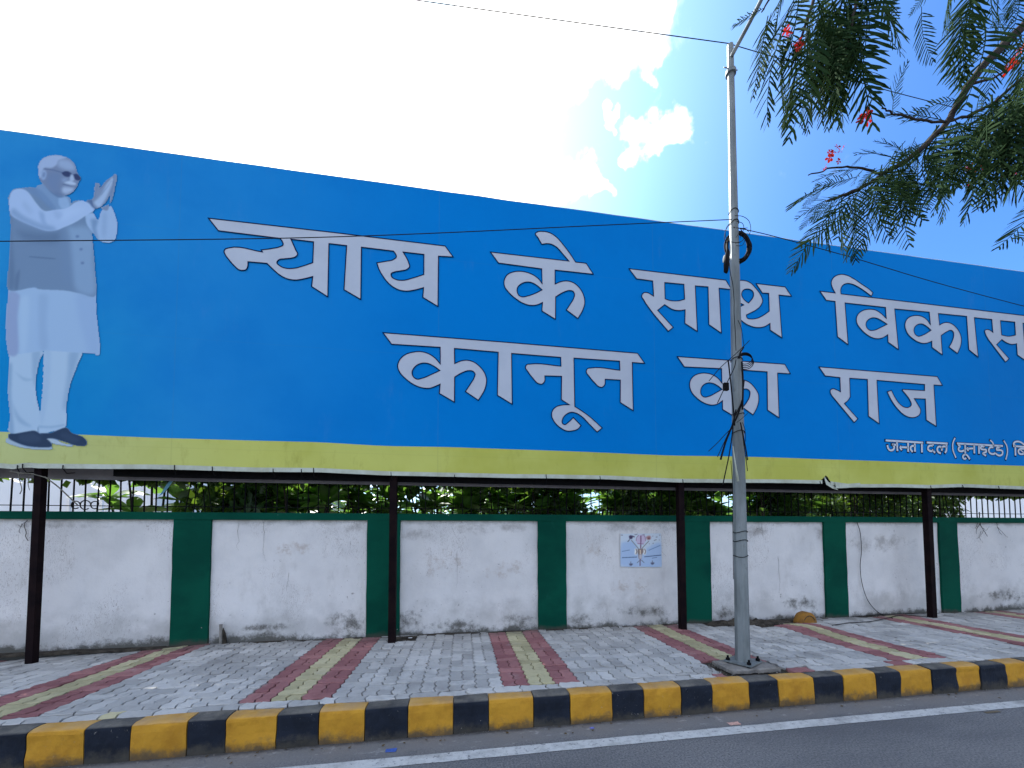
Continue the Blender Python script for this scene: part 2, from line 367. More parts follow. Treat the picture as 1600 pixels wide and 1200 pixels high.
m_fr = mat_leaf('plumeria_green', (.030, .085, .014), (.075, .17, .028), .42, .34, (.20, .40, .04))
m_dk = mat_leaf('dark_leaf_green', (.012, .04, .010), (.03, .075, .016), .3, .45)
m_gul = mat_leaf('feathery_leaf_green', (.008, .024, .009), (.022, .046, .016), .14, .8, (.05, .085, .015), .03)
m_bark = pmat('grey_bark', (.035, .028, .022), (.018, .014, .012), 20, .9, .2, .8, .01, 40)
m_stem = pmat('pale_stem', (.16, .15, .12), (.10, .095, .075), 14, .8, .2)

# ------------------------------------------------------------------ setting: ground, road, footpath base
mb = MB(); mb.add([(-700, -700, -.02), (700, -700, -.02), (700, 900, -.02), (-700, 900, -.02)], [(0, 1, 2, 3)])
tag(mb.build('ground', m_dirt), kind='structure')
mb = MB(); mb.add([(-200, -9, 0), (200, -9, 0), (200, YK+.03, 0), (-200, YK+.03, 0)], [(0, 1, 2, 3)])
tag(mb.build('road', m_road), kind='structure')
y0, y1 = 2.905, 3.022
mb = MB(); vs = []; fs = []
xs = np.arange(-30, 60, .12)
for i, x in enumerate(xs):
    vs += [(x, y0+.006*noise.noise(Vector((x*5, 0, 0))), .004), (x, y1+.006*noise.noise(Vector((x*5, 7, 0))), .004)]
fs = [(2*i, 2*i+2, 2*i+3, 2*i+1) for i in range(len(xs)-1)]
mb.add(vs, fs); tag(mb.build('road_edge_line', m_line), kind='structure')

foot = thing('footpath', (0, YKB, 0), None, None); tag(foot, kind='structure')

mb = MB(); mb.add([(-60, YW+.3, ZF-.03), (80, YW+.3, ZF-.03), (80, 60, ZF-.03), (-60, 60, ZF-.03)], [(0, 1, 2, 3)])
tag(mb.build('garden_ground', m_dirt), kind='structure')

# kerb blocks --------------------------------------------------------
kerb = thing('kerb', (0, YK, 0), None, None); tag(kerb, kind='structure')
kx = [-3.01, -2.66, -2.37, -2.01, -1.75, -1.40, -1.10, -.76, -.43, -.07, .22, .60, .92, 1.30, 1.60, 1.96, 2.27, 2.65, 2.96, 3.35, 3.68, 4.06, 4.35, 4.74, 5.05, 5.36, 5.70]
while kx[0] > -6.5: kx.insert(0, kx[0]-(.31 if len(kx) % 2 else .36))
while kx[-1] < 13: kx.append(kx[-1]+(.37 if len(kx) % 2 else .31))
i0 = kx.index(-3.01)
def kerb_block(x0, x1, mat, sd):
    nx, prof = 14, [(0, 0), (-.004, .06), (0, .13), (.002, .19), (.003, ZF-.03), (.008, ZF-.012), (.020, ZF-.004), (.045, ZF+.001), (.10, ZF+.002), (YKB-YK-.004, ZF-.001), (YKB-YK-.002, ZF-.03)]
    mb = MB(); vs = []
    g = .0035
    for i in range(nx+1):
        x = x0+g+(x1-x0-2*g)*i/nx; e = min(i, nx-i)
        for j, (dy, z) in enumerate(prof):
            q = Vector((x*3.1, z*9+dy*7, sd*.0)); q2 = Vector((x*17, z*21+dy*19, 3))
            a = .012*noise.noise(q)+.006*noise.noise(q2)
            inset = .0015 if e == 0 else 0
            yy = YK+dy+a*(1 if j < 7 else 0)+inset*(1 if j < 7 else 0); zz = z+(a*.7 if j > 3 else 0)-(inset if j > 5 else 0)
            vs.append((x, yy, max(zz, 0) if j else -.01))
    oy, oz = random.gauss(0, .0035), random.gauss(0, .0025); vs = [(x, y+oy, z+(oz if z > .1 else 0)) for x, y, z in vs]
    k = len(prof)
    fs = [(i*k+j, (i+1)*k+j, (i+1)*k+j+1, i*k+j+1) for i in range(nx) for j in range(k-1)]
    fs += [tuple(range(0, k))+(), tuple(reversed(range(nx*k, nx*k+k)))]
    mb.add(vs, fs); o = mb.build('kerb_block', mat, kerb); return o
for i in range(len(kx)-1):
    kerb_block(kx[i], kx[i+1], m_ky if (i-i0) % 2 == 0 else m_kb, i)
mb = MB(); mb.box((-6.4, YK+.04, -.01), (kx[-1], YKB-.01, ZF-.03)); mb.build('kerb_core', m_conc, kerb)

# pavers -------------------------------------------------------------
A = .0105
def tri(t): t = t % 1; return A*(4*abs(t-.5)-1)
def paver_outline(x0, y0, x1, y1, g):
    """zigzag edged concrete paver, in footpath coordinates"""
    pts = []
    ny = max(2, round((y1-y0)/.06)); nx = max(2, round((x1-x0)/.06))
    for i in range(nx): pts.append((x0+(x1-x0)*i/nx, y0))
    for i in range(ny): pts.append((x1, y0+(y1-y0)*i/ny))
    for i in range(nx): pts.append((x1-(x1-x0)*i/nx, y1))
    for i in range(ny): pts.append((x0, y1-(y1-y0)*i/ny))
    cx, cy = (x0+x1)/2, (y0+y1)/2; out = []
    for x, y in pts:
        px = x-g*(1 if x > cx+1e-6 else -1 if x < cx-1e-6 else 0)*min(1, abs(x-cx)/((x1-x0)/2)*1.0)
        py = y-g*(1 if y > cy+1e-6 else -1 if y < cy-1e-6 else 0)*min(1, abs(y-cy)/((y1-y0)/2)*1.0)
        ax = abs(abs(x-cx)-(x1-x0)/2) < 1e-6; ay = abs(abs(y-cy)-(y1-y0)/2) < 1e-6
        px += tri(y/.12)
        py += tri(x/.12)*.6
        out.append((px, py))
    return out
def paver_geo(x0, y0, x1, y1, g):
    o = paver_outline(x0, y0, x1, y1, g); n = len(o); cx, cy = (x0+x1)/2, (y0+y1)/2
    b = .0035
    top = [(x-b*np.sign(x-cx), y-b*np.sign(y-cy), 0) for x, y in o]
    mid = [(x, y, -.004) for x, y in o]; bot = [(x, y, -.035) for x, y in o]
    fs = [tuple(range(n))] + [(n+i, n+(i+1) % n, (i+1) % n, i) for i in range(n)] + [(2*n+i, 2*n+(i+1) % n, n+(i+1) % n, n+i) for i in range(n)]
    return top+mid+bot, fs
cols = []          # (x0, x1, material index)
rights = [-5.36, -3.20, -1.10, 1.09, 3.28, 5.37, 7.56, 9.74, 11.9, 14.1]
prevr = -7.45
for r in rights:
    gx0, gx1 = prevr, r-.72
    n = 6
    for i in range(n): cols.append((gx0+(gx1-gx0)*i/n, gx0+(gx1-gx0)*(i+1)/n, 0))
    for i, c in enumerate((1, 2, 1)): cols.append((r-.72+.24*i, r-.72+.24*(i+1), c))
    prevr = r
pav = []
hole = [(2.90, 3.70, .36, .20), (4.55, 5.52, .85, .22), (-.78, 5.45, .16, .16)]   # lamp footing, dug pit at the wall, patch at the post
for ci, (a, b, c) in enumerate(cols):
    y = YKB+.125-random.choice((0, .06, .12)); k = random.random() < .5
    while y < YW-.02:
        yy0 = max(y, YKB+.125)
        d = .24 if k else .12
        yy1 = min(y+d, YW-.015)
        if yy1-yy0 > .03:
            cell = [(a, (a+b)/2), ((a+b)/2, b)] if k else [(a, b)]
            for p, q in cell: pav.append((p, yy0, q, yy1, c))
        y += d; k = not k if random.random() < .86 else k
x = -7.4
while x < 14:                                           # edge course against the kerb
    l_ = random.choice((.24, .24, .12)); pav.append((x, YKB+.006, x+l_, YKB+.125, random.choices((0, 1, 2), (.90, .07, .03))[0])); x += l_
def hidden(cx, cy):
    for hx, hy, rx, ry in hole:
        e = ((cx-hx)/rx)**2+((cy-hy)/ry)**2
        if hx < 4 and hx > 2: 
            if max(abs(cx-hx)/rx, abs(cy-hy)/ry) < 1+.25*noise.noise(Vector((cx*6, cy*6, 0))): return True
        elif e < 1: return True
    return False
def swell(x, y):
    """frost heave: the paving lifts and sinks, most near the dug pit"""
    z = .007*noise.noise(Vector((x*1.1, y*1.3, 0)))+.004*noise.noise(Vector((x*3, y*3, 4)))
    z -= .085*max(0, min(1, (-3.3-x)/2))*max(0, min(1, (y-4.0)/1.4))
    z += .045*math.exp(-((x-4.95)/.5)**2-((y-5.0)/.35)**2) - .02*math.exp(-((x-4.2)/.5)**2-((y-4.9)/.4)**2)
    z += .03*math.exp(-((x-3.55)/.2)**2-((y-3.72)/.14)**2)
    return z
gx_ = [-30]+list(np.arange(-8, 15, .12))+[60]; gy_ = list(np.linspace(YKB+.002, YW+.2, 18)); mb = MB()
mb.add([(x, y, ZF-.024+(swell(x, y)-.004 if -8 <= x <= 15 else 0)) for x in gx_ for y in gy_], [(i*18+j, (i+1)*18+j, (i+1)*18+j+1, i*18+j+1) for i in range(len(gx_)-1) for j in range(17)])
mb.build('footpath_bed', m_soil, foot)
info = []
for (a, b, c, d, k) in pav:
    cx, cy = (a+c)/2, (b+d)/2
    if hidden(cx, cy): continue
    u, v = proj((cx, cy, ZF)); info.append((0 if -20 < u < 1620 and v < 1230 else 1, np.dot(np.array([cx, cy, ZF])-CAMP, FX), a, b, c, d, k, cx, cy))
info.sort(key=lambda t: (t[0], -((t[4]-t[2])*(t[5]-t[3]))/t[1]**3))
cache = {}; stuffs = {0: [[], [], []], 1: [[], [], []], 2: [[], [], []]}
pm = [m_pg, m_pr, m_py]
for i, (_, dep, a, b, c, d, k, cx, cy) in enumerate(info):
    g = random.uniform(.003, .0065)+(.003 if random.random() < .15 else 0)
    z = ZF+swell(cx, cy)+random.uniform(-.005, .005)
    tx = (swell(cx+.05, cy)-swell(cx-.05, cy))/.1+random.gauss(0, .022); ty = (swell(cx, cy+.05)-swell(cx, cy-.05))/.1+random.gauss(0, .022)
    if i < 300:
        key = (round(c-a, 3), round(d-b, 3), k, round(.06*(round((b-YKB-.125)/.06) % 2), 2))
        if key not in cache:
            vs, fs = paver_geo(0, .06*(round((b-YKB-.125)/.06) % 2), c-a, .06*(round((b-YKB-.125)/.06) % 2)+d-b, .0048)
            me = bpy.data.meshes.new('paver'); me.from_pydata([(x-(c-a)/2, y-(.06*(round((b-YKB-.125)/.06) % 2))-(d-b)/2, z_) for x, y, z_ in vs], [], fs); me.materials.append(pm[k]); me.update(); cache[key] = me
        o = bpy.data.objects.new('paver', cache[key]); COL.objects.link(o); o.parent = foot
        o.location = (cx, cy-YKB, z); o.rotation_euler = (ty, -tx, random.gauss(0, .012))
    else:
        vs, fs = paver_geo(0, .06*(round((b-YKB-.125)/.06) % 2), c-a, .06*(round((b-YKB-.125)/.06) % 2)+d-b, g); S = stuffs[k]; n = len(S[0])
        for x, y, z_ in vs:
            x -= (c-a)/2; y -= (.06*(round((b-YKB-.125)/.06) % 2))+(d-b)/2
            S[0].append((cx+x, cy+y-YKB, z+z_+x*tx+y*ty))
        S[1].extend([tuple(q+n for q in f) for f in fs]); S[2].extend([random.random()]*len(fs))
for k, S in stuffs.items():
    me = bpy.data.meshes.new('far_paving'); me.from_pydata(S[0], [], S[1]); me.materials.append(pm[k]); me.update()
    at = me.attributes.new('tone', 'FLOAT', 'FACE'); at.data.foreach_set('value', S[2])
    o = put(['grey_paving', 'red_paving', 'buff_paving'][k], me, foot); o['kind'] = 'stuff'

# soil at the wall foot, the pit and the lamp footing
def lump(name, cx, cy, rx, ry, h, mat, z=ZF-.02, parent=None, n=34, f=7., amp=.5, cut=None):
    mb = MB(); vs = []; fs = []
    for i in range(n+1):
        for j in range(n+1):
            u, v = i/n*2-1, j/n*2-1; x, y = cx+u*rx, cy+v*ry
            e = max(0, 1-u*u)*max(0, 1-v*v)
            hh = h*e**.6*(1-amp+amp*2*abs(noise.noise(Vector((x*f, y*f, 1))))+amp*.7*noise.noise(Vector((x*f*3, y*f*3, 5))))
            if cut: hh += cut(x, y)
            vs.append((x, y, z+hh if e > 0 else z-.02))
    for i in range(n):
        for j in range(n): a = i*(n+1)+j; fs.append((a, a+n+1, a+n+2, a+1))
    mb.add(vs, fs); return mb.build(name, mat, parent)
tag(lump('soil_heap', 4.45, 5.53, .78, .15, .085, m_soil), 'dark damp soil heaped at the wall foot right of the lamp post', 'soil', kind='stuff')
o = lump('wall_foot_dirt', 3, YW-.035, 12.5, .06, .03, m_soil, n=120, f=5); tag(o, 'thin line of dark dirt along the foot of the wall', 'dirt', kind='stuff')
plinth = MB()
pl = []
n = 14
for ring, (s, z) in enumerate(((1.0, ZF-.02), (1.0, ZF+.012), (.93, ZF+.024), (0, ZF+.026))):
    for i in range(n*4):
        t = i/(n*4)*4; k = int(t); q = (t-k)*2-1
        u, v = [(q, -1), (1, q), (-q, 1), (-1, -q)][k]
        j = .02*noise.noise(Vector((u*4, v*4, 3)))*s
        pl.append((2.93+(u*.27+j)*s, 3.70+(v*.165+j)*s, z+.006*noise.noise(Vector((u*6*s, v*6*s, z)))))
M4 = n*4
plinth.add(pl, [(r*M4+i, r*M4+(i+1) % M4, (r+1)*M4+(i+1) % M4, (r+1)*M4+i) for r in range(3) for i in range(M4)])
o = plinth.build('concrete_footing', m_conc, None); tag(o, 'rough concrete footing slab under the lamp post plate', 'footing')
mb = MB()
for i in range(520):
    a = random.random()
    if a < .45: x, y = random.gauss(2.75, .40), random.gauss(3.66, .12)
    elif a < .75: x, y = random.gauss(4.5, .5), random.gauss(5.42, .07)
    else: x, y = random.uniform(-4, 9), YW-.05-abs(random.gauss(0, .05))
    y = max(y, YKB+.02); s = random.uniform(.003, .016)
    z = ZF-.004
    vs = [Vector((random.gauss(0, 1), random.gauss(0, 1), random.gauss(0, 1))).normalized()*s*random.uniform(.6, 1) for _ in range(6)]
    mb.add([(x+p[0], y+p[1], z+s*.4+p[2]*.6) for p in vs], [(0, 1, 2), (0, 2, 3), (0, 3, 4), (1, 2, 5), (2, 3, 5), (3, 4, 5), (4, 1, 5), (0, 4, 1)])
tag(mb.build('rubble', m_conc), 'crumbs of broken concrete and grit scattered on the footpath', 'rubble', kind='stuff')
mb = MB()
for i in range(1500):
    x = random.uniform(-3.6, 8); y = YK-.01-abs(random.gauss(0, .09)); s = random.uniform(.0015, .007)
    vs = [Vector((random.gauss(0, 1), random.gauss(0, 1), random.gauss(0, 1))).normalized()*s for _ in range(5)]
    mb.add([(x+p[0], y+p[1], .003+s*.4+p[2]*.5) for p in vs], [(0, 1, 2), (0, 2, 3), (0, 3, 4), (0, 4, 1), (1, 2, 3, 4)])
tag(mb.build('gutter_grit', m_conc), 'pale grit and chips lying in the gutter below the kerb', 'grit', kind='stuff')

# ------------------------------------------------------------------ boundary wall
wall = thing('boundary_wall', (2, YW, ZF), 'low white boundary wall with dark green pillars and coping, stained at its foot', 'wall')
pill = [(-3.66, -3.23), (-1.30, -.86), (1.10, 1.53), (3.47, 3.90), (6.01, 6.44), (8.40, 8.80)]
while pill[0][0] > -13: pill.insert(0, (pill[0][0]-2.41, pill[0][0]-1.98))
while pill[-1][1] < 22: pill.append((pill[-1][0]+2.41, pill[-1][0]+2.83))
def rough_box(a, b, step, amp, f=3.):
    """a box whose front (-Y) face and edges are hand plastered: gently uneven"""
    mb = MB(); (x0, y0, z0), (x1, y1, z1) = a, b
    nx = max(1, int((x1-x0)/step)); nz = max(1, int((z1-z0)/step)); vs = []
    for i in range(nx+1):
        for j in range(nz+1):
            x = x0+(x1-x0)*i/nx; z = z0+(z1-z0)*j/nz
            dx = amp*.8*noise.noise(Vector((z*f*1.5, x0, 9))) if i in (0, nx) else 0
            dy = amp*noise.noise(Vector((x*f, z*f, y0)))+amp*.4*noise.noise(Vector((x*f*4, z*f*4, y0)))
            vs.append((x+dx, y0+dy, z))
    m_ = nz+1
    fs = [(i*m_+j, (i+1)*m_+j, (i+1)*m_+j+1, i*m_+j+1) for i in range(nx) for j in range(nz)]
    mb.add(vs, fs)
    def side(idx):
        n = len(idx); v = [vs[k] for k in idx]+[(vs[k][0], y1, vs[k][2]) for k in idx]
        mb.add(v, [(q, q+n, q+n+1, q+1) for q in range(n-1)])
    side([j for j in range(m_)]); side([nx*m_+j for j in range(m_)][::-1]); side([i*m_ for i in range(nx+1)][::-1]); side([i*m_+nz for i in range(nx+1)])
    return mb
for i, (a, b) in enumerate(pill):
    vis = -6 < a < 11
    rough_box((a, YW-.035, ZF-.15), (b, YW+.12, ZP+.01), .08 if vis else .5, .006).build('pillar', m_green, wall)
    if i+1 < len(pill):
        rough_box((b-.01, YW, ZF-.15), (pill[i+1][0]+.01, YW+.1, ZP+.01), .07 if vis else .6, .007).build('panel', m_wall, wall)
rough_box((pill[0][0], YW-.042, ZP), (pill[-1][1], YW+.17, ZC), .09, .004, 2.).build('coping', m_green, wall)

# chipped plaster ledge fallen from the panel bottoms: thin crust pieces
crust = MB()
for (a, b) in ((1.55, 3.45), (3.95, 5.95), (8.85, 10.7), (-.8, 1.05)):
    x = a
    while x < b:
        l_ = random.uniform(.02, .09); h = random.uniform(.01, .055); y = YW-.012-random.random()*.012
        z = ZF-.01; vs = [(x, y, z), (x+l_, y, z), (x+l_*random.uniform(.7, 1), y+.006, z+h), (x+l_*random.uniform(0, .4), y+.006, z+h*random.uniform(.6, 1)), (x, y+.03, z), (x+l_, y+.03, z)]
        crust.add(vs, [(0, 1, 2, 3), (0, 3, 4), (1, 5, 2), (3, 2, 5, 4)]); x += l_*random.uniform(.8, 2.4)
o = crust.build('plaster_crust', m_wall, wall); o['kind'] = 'stuff'
# hair cracks in the plaster
cr = MB()
for pts in ([(411, 815), (413, 840), (411, 862), (417, 880)], [(373, 817), (371, 832), (374, 846), (369, 852), (374, 862)], [(1018, 840), (1030, 850), (1034, 862), (1044, 872)], [(705, 822), (712, 838), (722, 850)],
            [(1192, 830), (1184, 825), (1176, 838), (1170, 844)], [(1190, 818), (1191, 832), (1196, 846)], [(1216, 870), (1219, 910), (1217, 930)], [(714, 860), (714, 900), (713, 922)], [(451, 895), (447, 930)]):
    P = [Vector(onY(x, y, YW-.007)) for x, y in pts]; q = []
    for a, b in zip(P, P[1:]):
        for k in range(6): q.append(a.lerp(b, k/6)+Vector((random.gauss(0, .004), 0, random.gauss(0, .002))))
    cr.tube(q, [.0013*(1-i/len(q)*.6) for i in range(len(q))], 4)
o = cr.build('plaster_crack', m_soil, wall)

# ------------------------------------------------------------------ railing on the coping
rail = thing('railing', (2, YW+.07, ZC), 'black iron railing of thin upright bars standing on the green coping', 'railing')
YR = YW+.07
zb = np.mean([onY(x, y, YR)[2] for x, y in ((300, 790.5), (1000, 799))]); ztop = ZC+.50
x = -5.9; bars = []
while x < 11.2:
    if not any(a-.02 < x < b+.02 for a, b in pill): bars.append(x)
    x += .131
barm = None
mb = MB(); mb.box((-.006, -.006, 0), (.006, .006, ztop-ZC+.03)); barm = mb.mesh('bar', m_iron)
for x in bars:
    o = bpy.data.objects.new('bar', barm); COL.objects.link(o); o.parent = rail; o.location = (x-2, random.uniform(-.003, .003), -.005); o.rotation_euler = (random.gauss(0, .006), random.gauss(0, .008), 0)
for a, b in pill:
    if a < -6 or a > 11: continue
    for k, (u0, u1) in enumerate(((.06, .14), (.16, .20), (.30, .24), (.38, .30))):
        mb = MB(); mb.tube([(a+u0, YR, ZC-.005), (a+u1, YR, ztop+.02)], .006, 4); mb.build('slanted_bar', m_iron, rail)
for z, h in ((zb, .010), (ztop-.06, .010)):
    mb = MB(); mb.box((-6.2, YR-.015, z-h/2), (11.4, YR-.0075, z+h/2)); mb.build('rail', m_iron, rail)

# ------------------------------------------------------------------ hoarding
hoard = thing('hoarding', (2, YH, ZF), 'long blue election hoarding with white lettering and a printed standing man, on steel posts', 'hoarding')
def curve(pts, Y):
    P = [onY(x, y, Y) for x, y in pts]; xs = [p[0] for p in P]; zs = [p[2] for p in P]
    def f(x):
        return float(np.interp(x, xs, zs))
    return f
def sm(fn, w=.18):
    return lambda x: sum(fn(x+o*w) for o in (-1, -.5, 0, .5, 1))/5
c_mid = sm(curve([(0, 674.5), (100, 678), (240, 684), (400, 688.5), (500, 691), (600, 697), (700, 698.5), (800, 702), (900, 705.5), (1050, 712), (1140, 713), (1200, 714.5), (1300, 718), (1380, 720.5), (1500, 725), (1600, 728)], YH))
c_bot = sm(curve([(0, 731), (30, 734), (36, 728), (50, 731.5), (160, 732.8), (240, 733), (400, 737.5), (500, 738), (600, 743), (700, 745), (800, 747), (860, 747.5), (950, 749), (1060, 754), (1200, 754.5), (1290, 756), (1322, 762), (1400, 761.5), (1450, 763), (1500, 761), (1600, 765)], YH), .06)
ztp = float(np.mean([onY(x, y, YH)[2] for x, y in ((0, 203.5), (200, 230), (600, 283), (1090, 354), (1220, 371), (1440, 403.5), (1600, 425.5))]))
HX0, HX1 = -15., 18.
_t = onY(1289, 748, YH); TEAR = (_t[0], _t[2])
def wob(x, z):
    """the sheet lies flat where it is stretched and waves a little at its lower edge"""
    k = max(0, min(1, (c_mid(x)+.25-z)/.7)); cre = 0
    u, v = x-TEAR[0], z-TEAR[1]
    if abs(u) < .8 and abs(v) < .5:
        for sl_, am in ((1.1, .020), (-.55, .016), (2.6, .012), (-1.6, .012)):
            dd = (v-sl_*u)/math.hypot(1, sl_); al_ = (u+sl_*v)/math.hypot(1, sl_)
            if v > -.02: cre -= am*math.exp(-(dd/.022)**2)*math.exp(-abs(al_)/.28)
    return -.016*k*(noise.noise(Vector((x*1.3, z*.7, 2)))+.6*noise.noise(Vector((x*4.5, z*2.4, 8))))-.004*k+cre*k
def sheet(name, f0, f1, nz, mat, dy=0, x0=HX0, x1=HX1, step=.1):
    mb = MB(); nx = int((x1-x0)/step); vs = []
    for i in range(nx+1):
        x = x0+(x1-x0)*i/nx
        a, b = f0(x), f1(x)
        for j in range(nz+1):
            z = a+(b-a)*j/nz; vs.append((x, YH+dy+wob(x, z), z))
    m_ = nz+1; mb.add(vs, [(i*m_+j, (i+1)*m_+j, (i+1)*m_+j+1, i*m_+j+1) for i in range(nx) for j in range(nz)])
    return mb.build(name, mat, hoard, True)
hem_h = .055
topf = lambda x: ztp+.006*noise.noise(Vector((x*2, 0, 0)))-.012*abs(noise.noise(Vector((x*.8, 5, 0))))
sheet('blue_sheet', c_mid, topf, 26, m_blue)
tear_c = onY(1290, 745, YH)[0]
def ylow(x):
    z = c_bot(x)+hem_h
    d = abs(x-tear_c+.01)
    return z+max(0, .085-d*1.1)
sheet('yellow_band', ylow, c_mid, 8, m_yel, step=.03, x0=-6, x1=11)
sheet('yellow_band', lambda x: c_bot(x)+hem_h, c_mid, 2, m_yel, x0=HX0, x1=-6)
sheet('yellow_band', lambda x: c_bot(x)+hem_h, c_mid, 2, m_yel, x0=11, x1=HX1)
for a, b in ((HX0, tear_c-.07), (tear_c+.08, HX1)):
    sheet('hem', c_bot, lambda x: c_bot(x)+hem_h, 2, m_hem, -.002, a, b, .06)
# torn flap of the hem
P = [onY(x, y, YH-.012) for x, y in ((1288, 744), (1294, 752), (1302, 757), (1310, 766), (1301, 763), (1292, 757), (1289, 751))]
mb = MB(); vs = [(p[0], p[1]+.006*(i % 3), p[2]) for i, p in enumerate(P)]; mb.add(vs, [(0, 1, 6), (1, 5, 6), (1, 2, 5), (2, 4, 5), (2, 3, 4)])
P = [onY(x, y, YH-.03) for x, y in ((1305, 753), (1306, 763), (1322, 762.5), (1345, 760), (1344, 754.5), (1325, 756))]
mb.add([tuple(p) for p in P], [(0, 1, 2, 5), (5, 2, 3, 4)])
mb.build('torn_flap', m_hem, hoard)
# thin light edge of the sheet folded over the top tube
mb = MB(); mb.tube([(x, YH+.012, topf(x)) for x in np.arange(HX0, HX1, .4)], .014, 6); mb.build('top_tube', m_hem, hoard, True)
# posts, beams and rear sheet
posts = [-12.9, -8.8, -4.84, -.905, 3.215, 7.73, 11.9, 16.]
for x in posts:
    w_ = .044 if x > -2 else .036
    mb = MB(); mb.box((x-w_, 5.30, ZF-.15), (x+w_, 5.30+2*w_, ztp-.06)); mb.build('post', m_steel, hoard)
for z in (ztp-.5, ztp-1.6, ztp-2.7):
    mb = MB(); mb.box((HX0, 5.276, z-.03), (HX1, 5.298, z+.03)); mb.build('cross_beam', m_iron, hoard)
zl = np.mean([onY(x, y, 5.45)[2] for x, y in ((500, 751), (1000, 760.5), (1400, 767))])
mb = MB(); mb.box((onY(178, 745, 5.45)[0], 5.44, zl), (HX1, 5.49, zl+.12)); mb.build('lower_beam', m_iron, hoard)
mb = MB(); mb.box((HX0, 5.275, zl+.10), (HX1, 5.297, zl+.16)); mb.build('lower_beam', m_iron, hoard)
zr = np.mean([onY(x, y, 5.62)[2] for x, y in ((100, 744), (500, 758), (1000, 767), (1400, 772))])
mb = MB(); mb.box((HX0, 5.62, zr), (HX1, 5.63, ztp-.05)); mb.build('rear_sheet', m_back, hoard)
for x in np.arange(HX0+.4, HX1, 1.37):
    mb = MB(); mb.box((x, 5.31, zl+.10), (x+.03, 5.615, zl+.13)); mb.build('stay', m_iron, hoard)
# ties that lace the hem to the railing
for px in (28, 36, 99, 273, 332, 427, 471, 490, 611, 710, 853, 937, 1066, 1280, 1452, 1502, 1558):
    x = onY(px, 740, YH)[0]; z = c_bot(x)
    mb = MB(); P = [(x, YH-.008, z+random.uniform(.03, .06)), (x+.004, YH-.014, z), (x+random.uniform(-.01, .01), YH+.03, z-.05), (x+.01, YH+.12, z-.03)]
    mb.tube(P, .005, 5); mb.build('tie', m_rub, hoard)

# ---- lettering, traced as flat print on the sheet -------------------------
CR = {'A': (320, 330, 8.), 'B': (510, 330, 8.), 'C': (760, 350, 8.), 'D': (980, 400, 6.1538), 'E': (1270, 420, 8.569), 'F': (1420, 440, 8.572),
      'G': (590, 510, 7.619), 'H': (790, 520, 7.2727), 'I': (1050, 540, 8.), 'J': (1270, 560, 7.619)}
def contour(s):
    cur = 'A'; pts = []
    for t in s.split():
        if t in CR: cur = t; continue
        soft = t.endswith('s'); x, y = t.rstrip('s').split(',')
        ox, oy, k = CR[cur]; pts.append((ox+float(x)/k, oy+float(y)/k, soft))
    out = []; n = len(pts)
    for i in range(n):
        p0, p1, p2, p3 = pts[i-1], pts[i], pts[(i+1) % n], pts[(i+2) % n]
        a, b = np.array(p1[:2]), np.array(p2[:2])
        if not p1[2] and not p2[2]: out.append(tuple(a)); continue
        ch = b-a
        def tang(pp, p, pn):
            u = np.array(p[:2])-np.array(pp[:2]); v = np.array(pn[:2])-np.array(p[:2])
            lu, lv = np.linalg.norm(u)+1e-9, np.linalg.norm(v)+1e-9
            t = u/lu*lv+v/lv*lu; t = t/(np.linalg.norm(t)+1e-9)
            return t*np.linalg.norm(ch)
        m0 = tang(p0, p1, p2) if p1[2] else ch*.9
        m1 = tang(p1, p2, p3) if p2[2] else ch*.9
        for j in range(6):
            t = j/6; out.append(tuple(a*(2*t**3-3*t*t+1)+m0*(t**3-2*t*t+t)+b*(-2*t**3+3*t*t)+m1*(t**3-t*t)))
    return out
def ribbon(mb, P, w_, Y, mi):
    P = [np.array(p) for p in P]; n = len(P); L_ = []; R_ = []
    for i in range(n):
        a, b, c = P[i-1], P[i], P[(i+1) % n]; u = b-a; v = c-b
        u = u/(np.linalg.norm(u)+1e-9); v = v/(np.linalg.norm(v)+1e-9)
        n1 = np.array([-u[1], u[0]]); n2 = np.array([-v[1], v[0]]); q = n1+n2; l = np.linalg.norm(q); q = q/l if l > 1e-6 else n1
        s = w_/max(.45, q@n1); L_.append(b+q*s); R_.append(b-q*s)
    k = len(P); mb.add([(p[0], Y, p[1]) for p in L_]+[(p[0], Y, p[1]) for p in R_], [(i, (i+1) % k, k+(i+1) % k, k+i) for i in range(k)], mi)
def plane(P, Y=YH): 
    return [(float(q[0]), float(q[2])) for q in (onY(x, y, Y) for x, y in P)]
def word(name, contours, lab):
    mb = MB()
    for grp in contours:
        polys = [plane(contour(c)) for c in grp]
        vl = [[Vector((x, z, 0)) for x, z in p] for p in polys]
        flat = [v for p in vl for v in p]
        tr = tessellate_polygon(vl)
        mb.add([(v[0], YH-.006, v[1]) for v in flat], [tuple(t) for t in tr], 0)
        for p in polys: ribbon(mb, p, .0064, YH-.0085, 1)
    o = mb.build(name, [m_ink, m_out], hoard); o['label'] = lab; return o
KS = "{0}"
